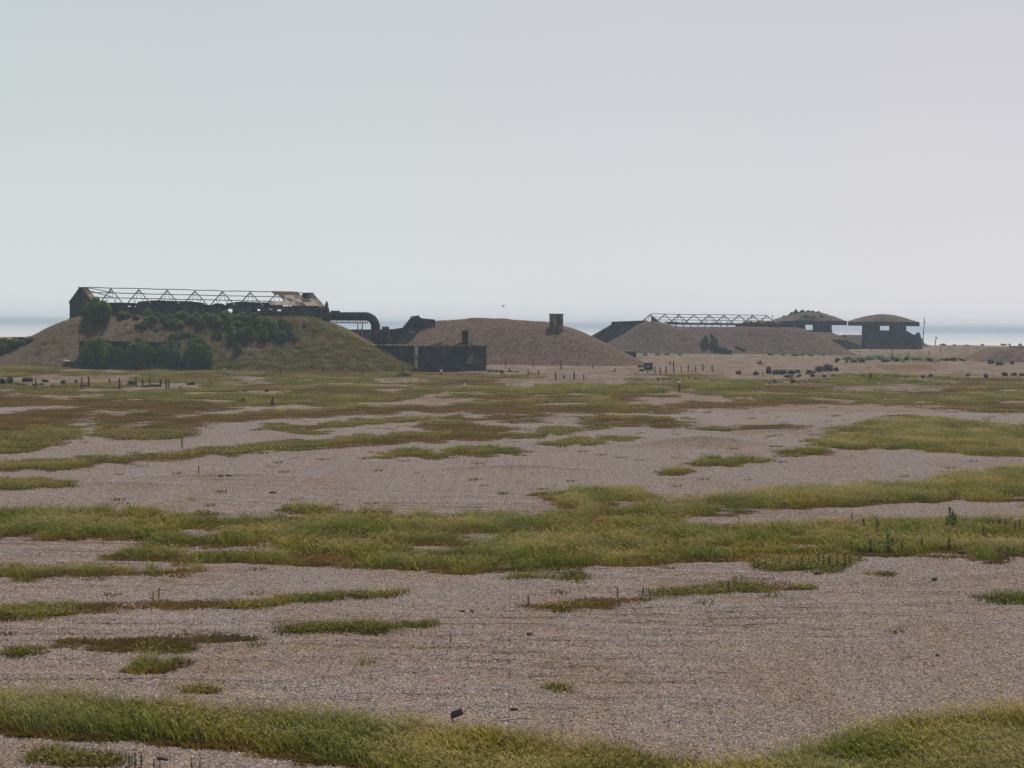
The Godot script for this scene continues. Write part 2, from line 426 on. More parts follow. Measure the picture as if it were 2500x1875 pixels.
func make_materials() -> void:
	var r := RandomNumberGenerator.new()
	r.seed = 5
	# flint shingle: every stone its own tone
	var S := 1024
	var im := Image.create(S, S, false, Image.FORMAT_RGB8)
	im.fill(Color(0.42, 0.36, 0.32))
	var hm := Image.create(S, S, false, Image.FORMAT_L8)
	hm.fill(Color(0.1, 0.1, 0.1))
	for k in 15000:
		var cx := r.randi() % S
		var cy := r.randi() % S
		var ra := r.randf_range(3.0, 8.5) if k > 2500 else r.randf_range(6.0, 12.0)
		var rb := ra * r.randf_range(0.6, 1.0)
		var t := r.randf()
		var tone := r.randf_range(0.62, 1.0)
		var q := Color(1.0, 0.93, 0.86) if t < 0.45 else (Color(0.92, 0.92, 0.95) if t < 0.7 else (Color(1.0, 0.84, 0.72) if t < 0.9 else Color(1.0, 1.0, 0.97)))
		if r.randf() < 0.14: tone = r.randf_range(0.34, 0.55)
		if r.randf() < 0.06: tone = 1.0; 
		var cc := Color(q.r * tone, q.g * tone, q.b * tone)
		var ih := int(rb)
		for dy in range(-ih, ih + 1):
			var wdt := int(ra * sqrt(maxf(0.0, 1.0 - dy * dy / (rb * rb))))
			for dx in [[-wdt, wdt]]:
				var yy := posmod(cy + dy, S)
				var x0 := cx - wdt
				if x0 >= 0 and cx + wdt < S:
					im.fill_rect(Rect2i(x0, yy, wdt * 2 + 1, 1), cc)
					var hh := 0.3 + 0.7 * sqrt(maxf(0.0, 1.0 - dy * dy / (rb * rb)))
					hm.fill_rect(Rect2i(x0, yy, wdt * 2 + 1, 1), Color(hh * 0.7, hh * 0.7, hh * 0.7))
					hm.fill_rect(Rect2i(x0 + wdt / 3, yy, maxi(1, wdt * 4 / 3), 1), Color(hh, hh, hh))
	im.generate_mipmaps()
	var sh := StandardMaterial3D.new()
	sh.albedo_texture = ImageTexture.create_from_image(im)
	sh.heightmap_enabled = true
	sh.heightmap_texture = ImageTexture.create_from_image(hm)
	sh.heightmap_scale = 2.5
	sh.uv1_triplanar = true
	sh.uv1_world_triplanar = true
	sh.uv1_scale = Vector3(0.2, 0.2, 0.2)
	sh.vertex_color_use_as_albedo = true
	sh.roughness = 1.0
	sh.metallic_specular = 0.12
	M.shingle = sh
	var pb := StandardMaterial3D.new()
	pb.vertex_color_use_as_albedo = true
	pb.roughness = 0.75
	pb.metallic_specular = 0.25
	M.pebble = pb
	var earth := pb.duplicate()
	earth.roughness = 1.0
	earth.metallic_specular = 0.1
	M.earth = earth
	# weathered concrete, streaked by rain
	for kind in [["concrete", 0.10, 0.085, 0.07, 3], ["dark_concrete", 0.036, 0.037, 0.037, 8], ["pale_concrete", 0.42, 0.37, 0.31, 12]]:
		var m := StandardMaterial3D.new()
		m.albedo_texture = noise_tex(256, kind[4], 0.035, Vector2(1.0, 0.5), lin(kind[1] * 0.55, kind[2] * 0.57, kind[3] * 0.55), lin(kind[1] * 2.1, kind[2] * 1.95, kind[3] * 1.8), 1.6)
		m.uv1_triplanar = true
		m.uv1_world_triplanar = true
		m.uv1_scale = Vector3(0.11, 0.11, 0.11)
		m.roughness = 0.95
		m.metallic_specular = 0.2
		M[kind[0]] = m
	var rust := StandardMaterial3D.new()
	rust.albedo_texture = noise_tex(128, 21, 0.06, Vector2(1, 1), lin(0.07, 0.05, 0.04), lin(0.26, 0.19, 0.14))
	rust.uv1_triplanar = true
	rust.uv1_world_triplanar = true
	rust.uv1_scale = Vector3(0.4, 0.4, 0.4)
	rust.roughness = 0.8
	rust.metallic = 0.1
	M.rust = rust
	for kind in [["sheet", 0.09, 0.06, 0.045, 0.62, 0.54, 0.45, 31], ["rusty_sheet", 0.06, 0.035, 0.025, 0.34, 0.22, 0.14, 32], ["pale_sheet", 0.22, 0.17, 0.13, 0.78, 0.72, 0.65, 33]]:
		var sheet := StandardMaterial3D.new()
		sheet.albedo_texture = noise_tex(128, kind[7], 0.14, Vector2(1.2, 0.5), lin(kind[1], kind[2], kind[3]), lin(kind[4], kind[5], kind[6]), 2.2)
		sheet.uv1_triplanar = true
		sheet.uv1_world_triplanar = true
		sheet.uv1_scale = Vector3(0.25, 0.25, 0.25)
		sheet.roughness = 0.5
		M[kind[0]] = sheet
	var wood := StandardMaterial3D.new()
	wood.albedo_texture = noise_tex(128, 41, 0.06, Vector2(3, 0.3), lin(0.03, 0.024, 0.02), lin(0.12, 0.095, 0.075))
	wood.uv1_triplanar = true
	wood.uv1_world_triplanar = true
	wood.uv1_scale = Vector3(0.9, 0.9, 0.9)
	wood.roughness = 0.95
	M.wood = wood
	var leaf := StandardMaterial3D.new()
	leaf.vertex_color_use_as_albedo = true
	leaf.roughness = 0.7
	leaf.metallic_specular = 0.3
	leaf.backlight_enabled = true
	leaf.backlight = Color(0.8, 0.9, 0.5)
	leaf.cull_mode = BaseMaterial3D.CULL_DISABLED
	M.leaf = leaf
	var blade := StandardMaterial3D.new()
	blade.vertex_color_use_as_albedo = true
	blade.roughness = 0.8
	blade.metallic_specular = 0.25
	blade.backlight_enabled = true
	blade.backlight = Color(0.95, 1.0, 0.75)
	blade.cull_mode = BaseMaterial3D.CULL_DISABLED
	M.blade = blade
	var white := StandardMaterial3D.new()
	white.albedo_texture = noise_tex(64, 51, 0.08, Vector2(1, 1), lin(0.5, 0.48, 0.45), lin(0.8, 0.78, 0.74))
	white.uv1_triplanar = true
	white.roughness = 0.7
	M.white = white
	var sea := StandardMaterial3D.new()
	sea.albedo_color = lin(0.48, 0.49, 0.49)
	sea.roughness = 0.2
	var wn := NoiseTexture2D.new()
	var wf := FastNoiseLite.new()
	wf.frequency = 0.02
	wn.noise = wf
	wn.seamless = true
	wn.as_normal_map = true
	wn.width = 256
	wn.height = 256
	sea.normal_enabled = true
	sea.normal_texture = wn
	sea.normal_scale = 0.12
	sea.uv1_triplanar = true
	sea.uv1_world_triplanar = true
	sea.uv1_scale = Vector3(0.02, 0.02, 0.02)
	M.sea = sea
	var feather := StandardMaterial3D.new()
	feather.albedo_color = lin(0.015, 0.014, 0.013)
	feather.roughness = 0.8
	M.feather = feather

# ------------------------------------------------------------------ ground
const BARE := Color(0.195, 0.157, 0.142)
func ground_color(kind: int, x: float, z: float) -> Color:
	var n1 := nz.get_noise_2d(x * 3.0, z * 0.9)
	var n2 := nz2.get_noise_2d(x * 2.6, z * 0.8)
	var n3 := nz2.get_noise_2d(x * 14.0, z * 7.0)
	var c := BARE
	if kind == 0:
		c = BARE.lerp(Color(0.17, 0.13, 0.108), clampf(n1 * 1.2, 0.0, 0.8)).lerp(Color(0.215, 0.188, 0.178), clampf(-n2 * 1.5, 0.0, 0.9))
		if n3 > 0.2: c = c.lerp(Color(0.14, 0.11, 0.07), clampf((n3 - 0.2) * 3.0, 0.0, 0.6))
		var far := smoothstep(330.0, 430.0, -z)
		if far > 0.0: c = c.lerp(Color(0.118, 0.102, 0.07), clampf((n1 * 1.8 + n2 * 1.4 + n3 * 1.4 + 0.26) * far, 0.0, 0.85))
	elif kind == 1: c = Color(0.07, 0.065, 0.022).lerp(Color(0.15, 0.075, 0.028), clampf(0.3 + n3 * 1.5, 0.0, 0.85))
	elif kind == 2: c = Color(0.15, 0.12, 0.06).lerp(Color(0.09, 0.08, 0.03), clampf(0.4 + n3 * 1.4, 0.0, 1.0))
	elif kind == 3: c = Color(0.10, 0.092, 0.034).lerp(Color(0.155, 0.125, 0.075), clampf(0.35 + n1 * 1.4 + n3 * 1.2, 0.0, 1.0)).lerp(Color(0.075, 0.075, 0.022), clampf(n2 * 2.0, 0.0, 0.85))
	elif kind == 4: c = Color(0.14, 0.08, 0.045).lerp(Color(0.115, 0.092, 0.04), clampf(0.4 + n2 * 1.6 + n3, 0.0, 1.0))
	elif kind == 5: c = Color(0.045, 0.065, 0.025)
	var j := 1.0 + n3 * 0.35
	c = Color(c.r * j, c.g * j, c.b * j)
	return Color(minf(c.r / 0.58, 1.0), minf(c.g / 0.52, 1.0), minf(c.b / 0.48, 1.0))

func build_ground() -> void:
	var ds := [-400.0, -60.0, 0.0, 20.0, 32.0, 44.0]
	var y := 1120.0
	while y > 62.0:
		ds.append(EYE * F / y)
		y -= 2.2 if y > 200.0 else 1.4
	for q in [996.0, 1005.0, 1015.0, 1030.0, 1045.0, 1062.0, 1100.0]: ds.append(q)
	var us := [-14.0, -6.0, -2.5, -1.2, -0.7, -0.45, -0.34]
	var u := -0.285
	while u < 0.2851:
		us.append(u); u += 0.0008
	for q in [0.34, 0.45, 0.7, 1.2, 2.5, 6.0, 14.0]: us.append(q)
	var W := us.size()
	var H := ds.size()
	var v := PackedVector3Array()
	var n := PackedVector3Array()
	var c := PackedColorArray()
	v.resize(W * H); n.resize(W * H); c.resize(W * H)
	for i in H:
		var d: float = ds[i]
		for k in W:
			var x: float = clampf(us[k] * maxf(d, 60.0), -2500.0, 2500.0)
			v[i * W + k] = Vector3(x, ground_h(x, -d), -d)
			var kind := cover_at(x, -d)
			c[i * W + k] = ground_color(kind, x, -d)
	for i in H:
		for k in W:
			var a := v[i * W + maxi(k - 1, 0)]
			var b := v[i * W + mini(k + 1, W - 1)]
			var e := v[maxi(i - 1, 0) * W + k]
			var f := v[mini(i + 1, H - 1) * W + k]
			n[i * W + k] = (b - a).cross(f - e).normalized() * 1.0
			if n[i * W + k].y < 0.0: n[i * W + k] = -n[i * W + k]
	var idx := PackedInt32Array()
	idx.resize((W - 1) * (H - 1) * 6)
	var t := 0
	for i in H - 1:
		for k in W - 1:
			var a := i * W + k
			idx[t] = a; idx[t + 1] = a + W; idx[t + 2] = a + 1
			idx[t + 3] = a + 1; idx[t + 4] = a + W; idx[t + 5] = a + W + 1
			t += 6
	var arr := []
	arr.resize(Mesh.ARRAY_MAX)
	arr[Mesh.ARRAY_VERTEX] = v
	arr[Mesh.ARRAY_NORMAL] = n
	arr[Mesh.ARRAY_COLOR] = c
	arr[Mesh.ARRAY_INDEX] = idx
	var m := ArrayMesh.new()
	m.add_surface_from_arrays(Mesh.PRIMITIVE_TRIANGLES, arr)
	m.surface_set_material(0, M.shingle)
	tag(put("shingle_ground", m), "flat shingle plain with patches of grass and moss", "ground", "", "structure")

func build_mound(m: Dictionary, label: String) -> void:
	var st := 0.36 if m.z > -700.0 else 0.5
	var reach: float = (m.top + 1.0) / m.slope + 2.0
	var x0: float = m.x - m.hx - reach
	var z0: float = m.z - m.hz * 1.0 - 6.0
	var W := int((m.hx + reach) * 2.0 / st)
	var H := int((m.hz * 2.0 + 6.0 + reach) / st)
	var v := PackedVector3Array()
	var c := PackedColorArray()
	var on := PackedByteArray()
	v.resize(W * H); c.resize(W * H); on.resize(W * H)
	for i in H:
		for k in W:
			var x := x0 + k * st
			var z := z0 + i * st
			var h := mound_h(m, x, z)
			var gh := ground_h(x, z)
			on[i * W + k] = 1 if h > gh - 0.35 else 0
			v[i * W + k] = Vector3(x, maxf(h, gh - 0.5) + rng.randf_range(-0.045, 0.045), z)
			var n1 := nz2.get_noise_2d(x * 2.2, z * 2.2)
			var n3 := nz.get_noise_2d(x * 30.0, z * 30.0)
			var n4 := nz2.get_noise_2d(x * 9.0 + 40.0, z * 9.0)
			var col: Color = m.tone
			var gr: float = m.green.call(x, h - gh) + n1 * 0.5 + n4 * 0.45
			col = col.lerp(m.turf, clampf(gr, 0.0, 0.9))
			var j := 1.0 + n3 * 0.7 + n4 * 0.25 + rng.randf_range(-0.4, 0.4)
			c[i * W + k] = Color(minf(col.r * j / 0.58, 1.0), minf(col.g * j / 0.52, 1.0), minf(col.b * j / 0.48, 1.0))
	var n := PackedVector3Array()
	n.resize(W * H)
	for i in H:
		for k in W:
			var a := v[i * W + maxi(k - 1, 0)]
			var b := v[i * W + mini(k + 1, W - 1)]
			var e := v[maxi(i - 1, 0) * W + k]
			var f := v[mini(i + 1, H - 1) * W + k]
			var q := (f - e).cross(b - a).normalized()
			n[i * W + k] = q if q.y > 0.0 else -q
	var idx := PackedInt32Array()
	for i in H - 1:
		for k in W - 1:
			var a := i * W + k
			if on[a] + on[a + 1] + on[a + W] + on[a + W + 1] == 0: continue
			idx.append_array([a, a + 1, a + W, a + 1, a + W + 1, a + W])
	var arr := []
	arr.resize(Mesh.ARRAY_MAX)
	arr[Mesh.ARRAY_VERTEX] = v
	arr[Mesh.ARRAY_NORMAL] = n
	arr[Mesh.ARRAY_COLOR] = c
	arr[Mesh.ARRAY_INDEX] = idx
	var me := ArrayMesh.new()
	me.add_surface_from_arrays(Mesh.PRIMITIVE_TRIANGLES, arr)
	me.surface_set_material(0, M.shingle)
	tag(put("shingle_mound", me), label, "mound", "", "structure")

# ------------------------------------------------------------------ plants
func tuft(blades: int, wide: float, spread: float, lean: float, cols: Array, heads: float, head_col: Color, sd: int) -> ArrayMesh:
	var r := RandomNumberGenerator.new()
	r.seed = sd
	var g := Geo.new()
	for k in blades:
		var an := r.randf() * TAU
		var q := sqrt(r.randf()) * spread
		var p := Vector3(cos(an) * q, -0.03, sin(an) * q)
		var hgt := r.randf_range(0.5, 1.0)
		var dir := Vector3(cos(an) * 0.5 + r.randf_range(-0.7, 0.7) + 0.45 * lean, 0, sin(an) * 0.5 + r.randf_range(-0.7, 0.7)) * lean
		var side := Vector3(cos(an + 1.3), 0, sin(an + 1.3)) * wide * 0.5
		var m := p + dir * hgt * 0.35 + Vector3.UP * hgt * 0.62
		var t := p + dir * hgt * 0.95 + Vector3.UP * hgt * (1.0 - 0.15 * dir.length())
		g.col = cols[r.randi() % cols.size()]
		g.tri(p - side, m - side * 0.8, p + side)
		g.tri(p + side, m - side * 0.8, m + side * 0.8)
		g.tri(m - side * 0.8, t, m + side * 0.8)
		if r.randf() < heads:                       # nodding seed head
			g.col = head_col
			var s2 := Vector3(r.randf_range(-1, 1), 0, r.randf_range(-1, 1)).normalized() * wide * 1.1
			var e := t + dir.normalized() * 0.12 + Vector3.UP * r.randf_range(0.0, 0.14)
			g.tri(t - s2, e, t + s2)
			g.tri(t - s2, t + s2, t - Vector3.UP * 0.08)
	return g.mesh(M.blade)

func scatter(called: String, label: String, category: String, me: Mesh, xf: Array, cl: Array) -> void:
	var mm := MultiMesh.new()
	mm.transform_format = MultiMesh.TRANSFORM_3D
	mm.use_colors = true
	mm.mesh = me
	mm.instance_count = xf.size()
	for i in xf.size():
		mm.set_instance_transform(i, xf[i])
		mm.set_instance_color(i, cl[i])
	var o := MultiMeshInstance3D.new()
	o.multimesh = mm
	o.name = numbered(called)
	add_child(o)
	tag(o, label, category, "", "stuff")

func build_grass() -> void:
	var green := [Color(0.108, 0.122, 0.014), Color(0.142, 0.143, 0.022), Color(0.07, 0.09, 0.012), Color(0.19, 0.17, 0.03), Color(0.14, 0.09, 0.022), Color(0.12, 0.14, 0.016), Color(0.26, 0.23, 0.10)]
	var straw := [Color(0.22, 0.195, 0.095), Color(0.27, 0.235, 0.13), Color(0.165, 0.155, 0.06), Color(0.12, 0.125, 0.035)]
	var olive := [Color(0.09, 0.085, 0.02), Color(0.12, 0.10, 0.035), Color(0.065, 0.07, 0.016), Color(0.15, 0.085, 0.025)]
	var brown := [Color(0.13, 0.075, 0.032), Color(0.10, 0.062, 0.028), Color(0.11, 0.092, 0.03), Color(0.17, 0.09, 0.035)]
	var mesh := [tuft(28, 0.02, 0.27, 0.4, green, 0.14, Color(0.30, 0.26, 0.14), 1), tuft(16, 0.013, 0.30, 0.45, straw, 0.8, Color(0.34, 0.29, 0.18), 2), tuft(30, 0.035, 0.42, 0.4, olive, 0.1, Color(0.34, 0.28, 0.15), 3), tuft(44, 0.05, 0.55, 0.35, brown, 0.0, Color.WHITE, 4)]
	var xs := [[], [], [], []]
	var cs := [[], [], [], []]
	var add := func(k: int, p: Vector3, h: float, w: float) -> void:
		var bs := Basis(Vector3.UP, rng.randf() * 0.9 - 0.45 + (PI if rng.randf() < 0.15 else 0.0)).scaled(Vector3(w, h, w))
		xs[k].append(Transform3D(bs, p))
		var t := rng.randf_range(0.72, 1.25)
		var sp := nz2.get_noise_2d(p.x * 2.6 + 800.0, p.z * 1.5) * 2.2 + rng.randfn() * 0.25      # stands of different species
		var tint := Color(1, 1, 1).lerp(Color(1.22, 1.07, 0.85), clampf(sp, 0.0, 1.0)).lerp(Color(0.66, 0.78, 0.55), clampf(-sp, 0.0, 1.0))
		cs[k].append(Color(t * tint.r, t * tint.g, t * tint.b))
	# near plain, then the farther one with larger, sparser clumps
	for zone in [[46.0, 90.0, 42.0, 1.0], [90.0, 180.0, 20.0, 1.25], [180.0, 300.0, 6.0, 1.7], [300.0, 520.0, 1.5, 2.6]]:
		var d0: float = zone[0]
		var d1: float = zone[1]
		var cnt := int(0.275 * (d1 * d1 - d0 * d0) * zone[2])
		for i in cnt:
			var d := sqrt(lerpf(d0 * d0, d1 * d1, rng.randf()))
			var x := rng.randf_range(-0.275, 0.275) * d
			var z := -d
			var jx := rng.randfn() * d * 0.0022
			var jz := absf(rng.randfn()) * d * 0.007 - d * 0.002
			var kind := cover_at(x + jx, z + jz)
			if kind == 0:
				# scattered stems on the far side of a band, and lone tufts
				if d < 200.0 and rng.randf() < 0.22:
					var k2 := cover_at(x, z + d * 0.045 * rng.randf() * rng.randf())
					if k2 == 1 or k2 == 2: add.call(1, Vector3(x, ground_h(x, z), z), rng.randf_range(0.3, 0.6), 0.8)
				if rng.randf() < (0.0004 if d < 90.0 else (0.001 if d < 180.0 else 0.003)): kind = 3
				else: continue
			var s: float = zone[3]
			var p := Vector3(x, ground_h(x, z), z)
			var clump := nz2.get_noise_2d(x * 5.0, z * 3.0)
			if (kind == 1 or kind == 2) and cover_at(x, z + maxf(0.5, d * 0.011)) == 0:
				# front edge: low rusty litter and dark tussocks
				if rng.randf() < 0.55: add.call(3, p, rng.randf_range(0.08, 0.2), s * 0.7)
				elif rng.randf() < 0.4: add.call(0, p, rng.randf_range(0.12, 0.3), s * 0.8)
				continue
			if kind == 1:
				var drift := nz.get_noise_2d(x * 3.2 + 500.0, z * 1.6) * 1.6
				if clump < -0.38 and d > 85.0: continue
				if rng.randf() < (0.86 if d > 90.0 else 0.9) + drift * 0.7: add.call(0, p, rng.randf_range(0.18, 0.47) * (1.0 + clump * 1.2), s * rng.randf_range(0.7, 1.2))
				elif rng.randf() < 0.7: add.call(1, p, rng.randf_range(0.34, 0.64), s)
			elif kind == 2:
				var drift := nz.get_noise_2d(x * 4.0 + 200.0, z * 2.0)
				if rng.randf() < 0.45 - drift * 0.7: add.call(1, p, rng.randf_range(0.3, 0.7), s)
				elif rng.randf() < 0.45 + drift * 1.2: add.call(0, p, rng.randf_range(0.16, 0.42), s * 0.9)
			elif kind == 3:
				if rng.randf() < 0.55: add.call(2, p, rng.randf_range(0.12, 0.28), s * 0.8)
				elif rng.randf() < 0.3: add.call(0, p, rng.randf_range(0.15, 0.33), s * 0.8)
				elif rng.randf() < 0.25 and d < 300.0: add.call(1, p, rng.randf_range(0.25, 0.5), s * 0.7)
			elif kind == 4:
				if rng.randf() < 0.5: add.call(3, p, rng.randf_range(0.06, 0.14), s * 0.8)
			elif kind == 5:
				add.call(0, p, rng.randf_range(0.4, 0.8), s)
	# turf on the left mound
	var m: Dictionary = mounds[0]
	for i in 9000:
		var x: float = m.x + rng.randf_range(-m.hx - 22.0, m.hx + 24.0)
		var z: float = m.z + m.hz + rng.randf_range(-3.0, 24.0)
		var h := mound_h(m, x, z)
		if h < ground_h(x, z): continue
		var gr: float = m.green.call(x, h) + nz2.get_noise_2d(x * 2.2, z * 2.2) * 0.5 + nz2.get_noise_2d(x * 9.0 + 40.0, z * 9.0) * 0.45
		if rng.randf() < gr: add.call(2 if rng.randf() < 0.75 else 0, Vector3(x, h, z), rng.randf_range(0.2, 0.45), 1.6)
	print("tufts ", xs[0].size(), " ", xs[1].size(), " ", xs[2].size(), " ", xs[3].size())
	scatter("green_grass", "tall green grass growing in bands across the shingle", "grass", mesh[0], xs[0], cs[0])
	scatter("seeding_grass", "pale straw-coloured seeding grass waving over the green bands", "grass", mesh[1], xs[1], cs[1])
	scatter("short_turf", "short olive turf in thin patches on the shingle", "grass", mesh[2], xs[2], cs[2])
	scatter("brown_moss", "low rusty brown moss lying in streaks on the shingle", "moss", mesh[3], xs[3], cs[3])

func build_pebbles() -> void:
	var r := RandomNumberGenerator.new()
	r.seed = 77
	for variant in 5:
		var g := Geo.new()
		for k in 380:
			var a := r.randf_range(0.012, 0.028) if k > 30 else r.randf_range(0.024, 0.045)
			var b := a * r.randf_range(0.6, 1.0)
			var h := a * r.randf_range(0.5, 0.95)
			var p := Vector3(r.randf_range(-0.5, 0.5), -0.006, r.randf_range(-0.5, 0.5))
			var an := r.randf() * TAU
			var ux := Vector3(cos(an), 0, sin(an)) * a
			var uz := Vector3(-sin(an), 0, cos(an)) * b
			var t := r.randf()
			var tone := r.randf_range(0.20, 0.50)
			if r.randf() < 0.04: tone = r.randf_range(0.6, 0.8)
			if r.randf() < 0.2: tone = r.randf_range(0.07, 0.16)
			g.col = Color(tone, tone * 0.85, tone * 0.80) if t < 0.55 else (Color(tone * 0.96, tone * 0.89, tone * 0.91) if t < 0.8 else Color(tone * 1.06, tone * 0.76, tone * 0.60))
			var top := p + Vector3.UP * h
			var ring := []
			var low := []
			for q in 5:
				var w := TAU * q / 5.0 + 0.3
				ring.append(p + (ux * cos(w) + uz * sin(w)) * 0.72 + Vector3.UP * h * 0.72)
				low.append(p + ux * cos(w) + uz * sin(w))
			for q in 5:
				var e := (q + 1) % 5
				g.tri_out(top, ring[q], ring[e], Vector3.UP)
				g.quad(ring[q], ring[e], low[e], low[q], low[q] - p)
		var xf := []
		var cl := []
		for iz in range(46, 300):
			var half := int(iz * 0.27) + 4
			for ix in range(-half, half + 1):
				if hash(ix * 1009 + iz * 9176) % 5 != variant: continue
				var x := float(ix)
				var z := -float(iz)
				var k := cover_at(x, z)
				if k == 1 or k == 2 or k == 5: continue
				var e := 0.4
				var nrm := Vector3(ground_h(x - e, z) - ground_h(x + e, z), 2.0 * e, ground_h(x, z - e) - ground_h(x, z + e)).normalized()
				var bx := Vector3.RIGHT.slide(nrm).normalized()
				var bs := Basis(bx, nrm, bx.cross(nrm)) * Basis(Vector3.UP, PI * 0.5 * (hash(ix * 7321 + iz * 31) % 4))
				xf.append(Transform3D(bs, Vector3(x, ground_h(x, z), z)))
				var n1 := nz.get_noise_2d(x * 3.0, z * 0.9)
				var n2 := nz2.get_noise_2d(x * 2.6, z * 0.8)
				cl.append(Color(1, 1, 1).lerp(Color(0.96, 0.87, 0.77), clampf(n1 * 1.5, 0, 1)).lerp(Color(0.98, 1.02, 1.08), clampf(-n2 * 1.5, 0, 1)))
		scatter("loose_pebbles", "loose flint pebbles lying over the shingle plain", "pebbles", g.mesh(M.pebble), xf, cl)

var bush_meshes := []
func make_bush_meshes() -> void:
	for k in 7:                                    # the last two are full, rounded shrubs
		var r := RandomNumberGenerator.new()
		r.seed = 200 + k
		var blobs := []
		for i in 13:
			var an := r.randf() * TAU
			var q := sqrt(r.randf()) * 0.66
			blobs.append([Vector3(cos(an) * q, r.randf_range(0.12, 0.78) * (1.15 - q * 1.15) + 0.06, sin(an) * q), r.randf_range(0.16, 0.36)])
		blobs.append([Vector3(0, 0.35, 0), 0.5])
		if k >= 5:
			for i in 22:
				var an := TAU * i / 22.0 * 5.0 + r.randf_range(-0.3, 0.3)
				var q := 0.6 * sqrt((i + 0.5) / 22.0)
				blobs.append([Vector3(cos(an) * q, r.randf_range(0.55, 0.95) * 0.8 * sqrt(1.0 - pow(q / 0.8, 2.0)), sin(an) * q), r.randf_range(0.2, 0.28)])
		var g := Geo.new()
		for i in (4200 if k < 5 else 7500):
			var b: Array = blobs[r.randi() % blobs.size()]
			var dir := Vector3(r.randfn(), r.randfn() * 0.9 + 0.15, r.randfn()).normalized()
			var p: Vector3 = b[0] + dir * b[1] * (r.randf_range(0.6, 1.12) + 0.28 * pow(r.randf(), 6.0))
			if p.y < 0.0: p.y = r.randf_range(0.0, 0.15)
			var s := r.randf_range(0.04, 0.085)
			var u := Vector3(r.randfn(), r.randfn(), r.randfn()).normalized()
			var w := u.cross(dir + Vector3(0.01, 0.3, 0)).normalized()
			var t := r.randf()
			g.col = Color(0.062, 0.092, 0.024).lerp(Color(0.125, 0.155, 0.034), t)
			g.tri(p - u * s, p + w * s * 0.7, p + u * s)
			g.tri(p - u * s, p + u * s, p - w * s * 0.7)
		# dense twigs and inner leaves
		for b in blobs:
			g.col = Color(0.09, 0.12, 0.028)
			g.chunk(b[0], Vector3.ONE * b[1] * 1.5, 700 + k * 20 + blobs.find(b))
		var st := Geo.new()
		for i in 5:
			var b: Array = blobs[i]
			st.tube([Vector3(r.randf_range(-0.12, 0.12), -0.1, r.randf_range(-0.12, 0.12)), b[0] * 0.5, b[0]], 0.03, 0.01, 5)
		bush_meshes.append([g.mesh(M.leaf), st.mesh(M.wood)])

func bush(p: Vector3, w: float, h: float, label: String, called := "bush", category := "bush", group := "", deep := 1.0) -> Node3D:
	var t := thing(called, p - Vector3(0, h * 0.06, 0), label, category, group)
	var k := hash(label) % 5 if called != "shrub" else 5 + hash(label) % 2
	put("foliage", bush_meshes[k][0], t)
	put("stem", bush_meshes[k][1], t)
	t.rotation.y = rng.randf() * TAU
	# unit bush is about 1.7 wide and 1.05 high
	t.scale = Vector3(w / 1.7, h / 1.05, w / 1.7 * deep)
	return t

# ------------------------------------------------------------------ ruined buildings
# a standing wall with openings: at(s, y, t) gives a point, tops is a callable s -> height, holes are [s0, s1, y0, y1]
func wall_geo(length: float, y0: float, tops: Callable, holes: Array, at: Callable, t0: float, t1: float, step := 1.6) -> Geo:
	var g := Geo.new()
	var cuts := [0.0, length]
	var k := step
	while k < length:
		cuts.append(k); k += step
	for h in holes:
		cuts.append(h[0]); cuts.append(h[1])
	cuts.sort()
	for i in cuts.size() - 1:
		var a: float = cuts[i]
		var b: float = cuts[i + 1]
		if b - a < 0.01: continue
		var mid := (a + b) * 0.5
		var gaps := []
		for h in holes:
			if h[0] <= mid and mid <= h[1]: gaps.append([h[2], h[3]])
		gaps.sort_custom(func(p, q): return p[0] < q[0])
		var lo := y0
		var spans := []
		for q in gaps:
			if q[0] > lo: spans.append([lo, q[0], false])
			lo = q[1]
		spans.append([lo, 0.0, true])
		for sp in spans:
			var ta: float = tops.call(a) if sp[2] else sp[1]
			var tb: float = tops.call(b) if sp[2] else sp[1]
			var c := [at.call(a, sp[0], t0), at.call(b, sp[0], t0), at.call(b, tb, t0), at.call(a, ta, t0), at.call(a, sp[0], t1), at.call(b, sp[0], t1), at.call(b, tb, t1), at.call(a, ta, t1)]
			var o: Vector3 = (c[0] - c[4]).normalized()
			var ax: Vector3 = (c[1] - c[0]).normalized()
			g.quad(c[0], c[1], c[2], c[3], o)
			g.quad(c[4], c[5], c[6], c[7], -o)
			g.quad(c[3], c[2], c[6], c[7], Vector3.UP)
			g.quad(c[0], c[1], c[5], c[4], Vector3.DOWN)
			g.quad(c[0], c[3], c[7], c[4], -ax)
			g.quad(c[1], c[2], c[6], c[5], ax)
	return g

func px_poly(pts: Array, d: float) -> PackedVector2Array:
	var out := PackedVector2Array()
	for i in range(0, pts.size(), 2):
		var p := P(pts[i], pts[i + 1], d)
		out.append(Vector2(p.x, p.y))
	return out

func slab(called: String, pts: Array, d: float, thick: float, mat: Material, parent: Node, turn := 0.0) -> MeshInstance3D:
	var g := Geo.new()
	g.prism(px_poly(pts, d), Vector3(0, 0, -d), Vector3.RIGHT, Vector3.UP, Vector3(turn * thick, 0, -thick))
	return part(called, g, mat, parent)

